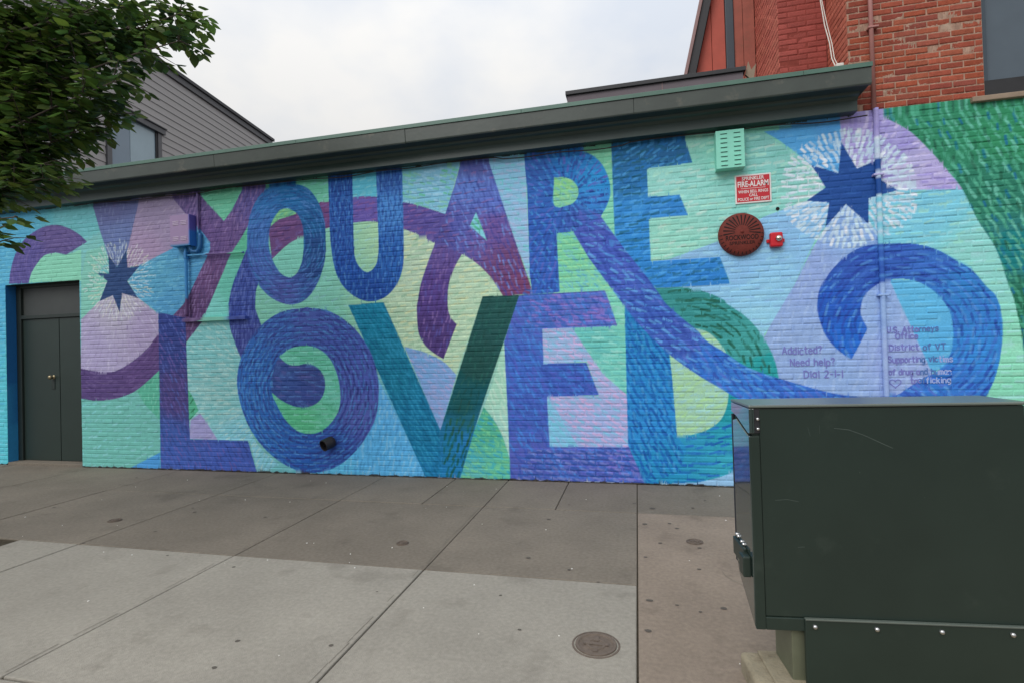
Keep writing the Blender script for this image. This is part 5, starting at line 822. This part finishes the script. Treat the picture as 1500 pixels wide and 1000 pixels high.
for pts_,w in(([(.36,1.255),(.42,1.248),(.48,1.225),(.55,1.19),(.6,1.165)],.0026),([(.10,.93),(.15,.935),(.2,.925)],.002),([(.19,.72),(.22,.722)],.002),([(.46,1.06),(.462,1.055)],.003),([(.72,.95),(.724,.947)],.002),([(.25,1.26),(.26,1.22)],.0012),([(.3,1.27),(.3,1.23)],.001)):
    m=MB()
    for (a0,z0),(a1,z1) in zip(pts_,pts_[1:]):
        dx,dz=a1-a0,z1-z0; l=math.hypot(dx,dz); nx_,nz_=-dz/l*w/2,dx/l*w/2
        m.add([CM(a0+nx_,.0026,z0+nz_),CM(a0-nx_,.0026,z0-nz_),CM(a1-nx_,.0026,z1-nz_),CM(a1+nx_,.0026,z1+nz_)],[(0,1,2,3)])
    m.build('scratch',M['scratch'],pn)
# lid with drop side
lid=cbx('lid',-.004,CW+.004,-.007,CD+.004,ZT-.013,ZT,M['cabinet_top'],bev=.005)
m=MB(); m.prism([(-.006,1.235),(.02,1.232),(.12,1.262),(.2,1.287),(CD,1.3),(CD,ZT-.0145),(-.006,ZT-.0145)],-.003,.012,lambda b,z,a:CM(a,b,z)); m.build('lid_side',M['cabinet_gloss'],lid,bevel=.003)
cbx('lid_lip',.0125,.02,-.005,.016,1.235,ZT-.015,M['cabinet_gloss'],lid,.003)
cbx('hinge_slot',.021,.0435,.001,.012,1.236,ZT-.016,M['black'],lid,0)
for z in(1.255,1.3):
    m=MB(); m.lathe([(0,.012),(.006,.011),(.008,.006),(.008,0)],CM(.034,.0,z),-e2,n=14); m.build('screw',M['steel'],lid,smooth=True)
# side door
m=MB(); m.prism([(.004,ZB+.01),(.23,.5),(.262,.56),(.262,1.262),(.2,1.275),(.12,1.25),(.02,1.222),(.004,1.222)],-.004,.0115,lambda b,z,a:CM(a,b,z)); sdoor=m.build('side_door',M['cabinet_gloss'],ca,bevel=.003)
cbx('door_edge',-.003,.012,.268,.288,.55,1.29,M['black'],sdoor,0)
cbx('latch_plate',-.02,-.004,.09,.27,.59,.675,M['cabinet'],sdoor,.004)
cbx('padlock_box',-.04,-.0045,.03,.1,.565,.66,M['cabinet'],sdoor,.006)
for b,z in((.13,.682),(.16,.684),(.215,.69),(.24,.692)):
    m=MB(); m.lathe([(0,.01),(.007,.008),(.008,.0)],CM(-.006,b,z),-e1,n=12); m.build('screw',M['steel'],sdoor,smooth=True)
# base and skirt
cbx('base',.16,CW-.03,.03,CD-.04,.1,ZB+.02,M['galv'])
sk_=cbx('skirt',.205,CW-.014,-.012,.008,.1,ZB+.055,M['cabinet'],bev=.003)
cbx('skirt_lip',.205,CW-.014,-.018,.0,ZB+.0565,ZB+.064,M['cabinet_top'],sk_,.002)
for a in(.245,.5,.76,1.035):
    m=MB(); m.lathe([(0,.011),(.006,.010),(.0105,.005),(.0115,0)],CM(a,-.0125,ZB+.028),-e2,n=16); m.build('rivet',M['steel'],sk_,smooth=True)
pd=MB(); bmp=bmesh.new()
pm_=MB(); pm_.box(-.005,1.4,-.6,.275,-.06,.095,CM); pado=pm_.build('concrete_pad',M['padc'],at=FL,bevel=.022,seg=3); tag(pado,'worn concrete pad under the green utility cabinet','concrete pad')
pl2=MB(); pl2.box(.075,1.35,-.55,.262,.0955,.108,CM); pl2.build('raised_ledge',M['padc'],pado,bevel=.008)
# ------------------------------------------------------------------ grey lap-sided house behind
HF=Vector((-11.99,9.11,0)); hd_=Vector((-.1288,.9917,0)).normalized(); hn=Vector((hd_.y,-hd_.x,0)); HTOP=9.04; HLEN=8.75
HM=lambda t,o,z: tuple(HF-hd_*t+hn*o+Vector((0,0,z)))   # t metres back toward the street from the far corner
ho=empty('lap_sided_house',HF-hd_*4,'grey lap-sided house rising behind the low painted building','house')
m=MB(); m.box(0,HLEN,-9,-.02,0,HTOP-.02,HM); m.build('core',M['siding'],ho)
EXP=.178; nb=int((HTOP-.3-2.9)/EXP)
WT0,WT1,WZ0,WZ1=5.07,6.4,5.6,7.2
for i in range(nb+1):
    z0=HTOP-.24-(i+1)*EXP; z1=z0+EXP
    spans=[(.11,HLEN)] if (z1<WZ0-.1 or z0>WZ1+.14) else [(.11,WT0-.13),(WT1+.13,HLEN)]
    for a,b in spans:
        m=MB(); m.prism([(0,z0),(.026,z0),(.008,z1+.02),(0,z1+.02)],a,b,lambda o_,z,t:HM(t,o_-.015,z)); m.build('siding_board',M['siding'],ho)
def hbx(name,t0,t1,o0,o1,z0,z1,mat,parent=ho,bev=.006):
    m=MB(); m.box(t0,t1,o0,o1,z0,z1,HM); return m.build(name,mat,parent,bevel=bev)
hbx('corner_board',-.02,.11,-.15,.03,0,HTOP-.22,M['trim'])
hbx('fascia',-.05,HLEN,-.1,.05,HTOP-.22,HTOP-.06,M['trim']); hbx('roof_edge',-.1,HLEN+.2,-.3,.1,HTOP-.06,HTOP+.03,M['roofdark'])
wi=hbx('window',WT0-.12,WT0,-.02,.045,WZ0,WZ1,M['trim']); hbx('jamb',WT1,WT1+.12,-.02,.045,WZ0,WZ1,M['trim'],wi); hbx('head_trim',WT0-.2,WT1+.2,-.02,.09,WZ1,WZ1+.13,M['trim'],wi); hbx('head_cap',WT0-.22,WT1+.22,-.02,.12,WZ1+.13,WZ1+.16,M['roofdark'],wi)
hbx('keystone',5.62,5.82,.09,.13,WZ1-.02,WZ1+.2,M['trim'],wi); hbx('sill',WT0-.15,WT1+.15,-.02,.08,WZ0-.08,WZ0,M['trim'],wi)
hbx('pane',WT0,5.86,-.03,-.005,WZ0,WZ1,M['pane'],wi,0); hbx('pane',5.87,WT1,-.03,-.008,WZ0,WZ1,M['pane2'],wi,0); hbx('inner_frame',WT0,WT0+.05,-.005,.02,WZ0,WZ1,M['black'],wi,.003)
# ------------------------------------------------------------------ street tree
tr=empty('street_tree',(-6.55,-3.75,-.04),'leafy green street tree hanging over the left end of the mural','tree')
TB=Vector((-6.55,-3.75,-.06)); rt=random.Random(21)
TIPS=[(-3.65, -2.83, 4.3), (-3.73, -2.75, 4.59), (-4.02, -2.72, 4.76), (-4.11, -2.84, 4.46), (-4.41, -2.8, 4.37), (-4.01, -3.11, 3.87), (-4.34, -2.99, 3.87), (-4.72, -2.77, 4.26), (-4.84, -2.7, 4.57), (-4.75, -2.89, 4.63), (-4.77, -3.1, 4.34), (-4.29, -2.97, 3.69), (-4.5, -2.92, 3.83), (-4.44, -3.11, 3.51), (-4.72, -3.07, 3.45), (-4.59, -3.24, 3.23), (-4.91, -3.12, 3.45), (-4.91, -3.22, 3.53), (-5.01, -2.94, 3.86), (-4.97, -2.83, 3.84), (-4.78, -3.3, 3.78), (-4.62, -3.16, 4.0), (-5.17, -2.98, 4.28), (-4.44, -3.51, 2.73), (-4.53, -3.53, 2.67), (-4.57, -3.54, 2.55), (-4.47, -3.31, 3.08), (-4.86, -3.3, 3.16), (-4.81, -2.6, 4.95), (-5.13, -3.08, 4.64), (-5.42, -2.73, 4.2), (-5.08, -2.65, 4.19), (-5.65, -2.78, 3.95), (-5.31, -2.72, 4.86), (-4.47, -2.62, 4.81), (-3.91, -2.79, 4.49)]
wood=MB(); wood.tube([TB,TB+Vector((.02,.01,.3)),TB+Vector((.03,.05,1.2)),TB+Vector((.0,.1,2.2)),TB+Vector((.1,.12,3.0)),TB+Vector((.2,.2,4.2)),TB+Vector((.3,.25,5.6))],[.15,.115,.1,.092,.08,.055,.02],12)
LV=[]   # leaves: (position, direction, normal, size, tone)
def leafy_twig(a,b,n,size=.098):
    d=(b-a); L=d.length; d.normalize(); side=d.cross(Vector((0,0,1))).normalized()
    for i in range(n):
        t=(i+.6)/n; p=a.lerp(b,t)+Vector((0,0,-.02*math.sin(t*3)))
        s=1 if i%2 else -1
        ld=(d*rt.uniform(.25,.7)+side*s*rt.uniform(.5,1)+Vector((0,0,rt.uniform(-.75,.05)))).normalized()
        nn=(Vector((0,0,1))+side*s*rt.uniform(-.2,.5)+Vector((rt.uniform(-.35,.35),rt.uniform(-.35,.35),0))).normalized()
        LV.append((p+ld*.015,ld,nn,size*rt.uniform(.55,1.3)))
    LV.append((b,(d+Vector((0,0,-.5))).normalized(),Vector((0,0,1)),size))
def branch(tip,dense=1.0,r0=.016):
    tip=Vector(tip); h=max(1.9,min(4.8,tip.z-1.0+rt.uniform(-.3,.2))); st=TB+Vector((.1,.12,h))
    mid=st.lerp(tip,.5)+Vector((rt.uniform(-.25,.25),rt.uniform(-.25,.25),rt.uniform(.1,.5)))
    P=[]
    for i in range(11):
        t=i/10; P.append(st*(1-t)**2+mid*2*t*(1-t)+tip*t*t)
    wood.tube(P,[r0*(1-.85*i/10)+.002 for i in range(11)],6)
    for i in range(3,11):
        p=P[i]; dd=(P[i]-P[i-1]).normalized(); sd=dd.cross(Vector((0,0,1))).normalized()
        for s in((-1,1,-1,1,-1) if dense>=1 else(-1,1)):
            if rt.random()>.92*dense: continue
            l=rt.uniform(.18,.42)*(1.15-.05*i)
            q=p+(dd*rt.uniform(.35,.8)+sd*s*rt.uniform(.4,.9)+Vector((0,0,rt.uniform(-.45,.3)))).normalized()*l
            wood.tube([p,p.lerp(q,.5)+Vector((0,0,.015)),q],[.005,.004,.002],4,caps=False)
            leafy_twig(p,q,int(l/.026))
    leafy_twig(P[8],P[10]+(P[10]-P[9])*.6,9)
for t in TIPS: branch(t,.45 if t[2]<3.05 else 1.0)
for i in range(46):   # the rest of the crown, away from the frame
    a=rt.uniform(0,2*math.pi); el=rt.uniform(-.25,1.2); R=rt.uniform(1.3,2.3)
    q=TB+Vector((.1+math.cos(a)*math.cos(el)*R,.1+math.sin(a)*math.cos(el)*R,4.6+math.sin(el)*R*.95))
    pj=project(q)
    if pj[2]>.3 and -.05<pj[0]<.3 and pj[1]>-.08: continue
    branch(q,.8)
tw=wood.build('trunk',M['bark'],tr,smooth=True)
def leaf_shape(s):
    pr=[(0,0),(.2,.22),(.45,.31),(.72,.2),(1,0)]
    vs=[(s*t,0,-.06*s*math.sin(t*3.1)) for t,_ in pr]+[(s*t,s*w,.05*s+ -.06*s*math.sin(t*3.1)) for t,w in pr[1:4]]+[(s*t,-s*w,.05*s-.06*s*math.sin(t*3.1)) for t,w in pr[1:4]]
    fs=[(0,1,5),(1,2,6,5),(2,3,7,6),(3,4,7),(0,8,1),(1,8,9,2),(2,9,10,3),(3,10,4)]
    return vs,fs
lvs,lfs=leaf_shape(1.0)
def frame(d,n):
    x=d.normalized(); y=n.cross(x).normalized(); z=x.cross(y); return Matrix((x,y,z)).transposed()
def inview(p):
    q=project(p); return q[2]>.3 and -.01<q[0]<1 and -.02<q[1]<1
score=[]
for i,(p,d,n,s) in enumerate(LV):
    q=project(p); score.append((0 if inview(p) else 1, q[2]/s*(1 if True else 1)))
order=sorted(range(len(LV)),key=lambda i:score[i]); own=set(order[:300])
def tone(): 
    b=rt.uniform(.6,1.7); y=rt.uniform(.85,1.3); return (b*y,b,b*rt.uniform(.7,1.1),1)
protos=[]
for k in range(6):
    me=bpy.data.meshes.new('leaf'); me.from_pydata(lvs,[],lfs); me.materials.append(M['leaf'])
    a=me.color_attributes.new('paint','FLOAT_COLOR','POINT'); c=tone(); a.data.foreach_set('color',list(c)*len(lvs)); me.polygons.foreach_set('use_smooth',[True]*len(lfs)); protos.append(me)
fv=[];ff=[];fc=[]
crown=bpy.data.objects.new('crown',bpy.data.meshes.new('crown')); COL.objects.link(crown); crown.parent=tr
for i,(p,d,n,s) in enumerate(LV):
    R3=frame(d,n)
    if i in own:
        o=bpy.data.objects.new('leaf',protos[rt.randrange(6)]); COL.objects.link(o); o.parent=crown
        o.matrix_local=Matrix.Translation(p-Vector(tr.location))@R3.to_4x4()@Matrix.Scale(s,4)
    else:
        k=len(fv); c=tone()
        for v in lvs: fv.append(tuple(p-Vector(tr.location)+R3@(Vector(v)*s))); fc.append(c)
        ff+=[tuple(j+k for j in f) for f in lfs]
crown.data.from_pydata(fv,[],ff); crown.data.materials.append(M['leaf']); a=crown.data.color_attributes.new('paint','FLOAT_COLOR','POINT'); a.data.foreach_set('color',np.array(fc,np.float32).ravel())
crown.data.polygons.foreach_set('use_smooth',[True]*len(ff)); tag(crown,kind='stuff')
print('leaves',len(LV),'objects',len(bpy.data.objects))
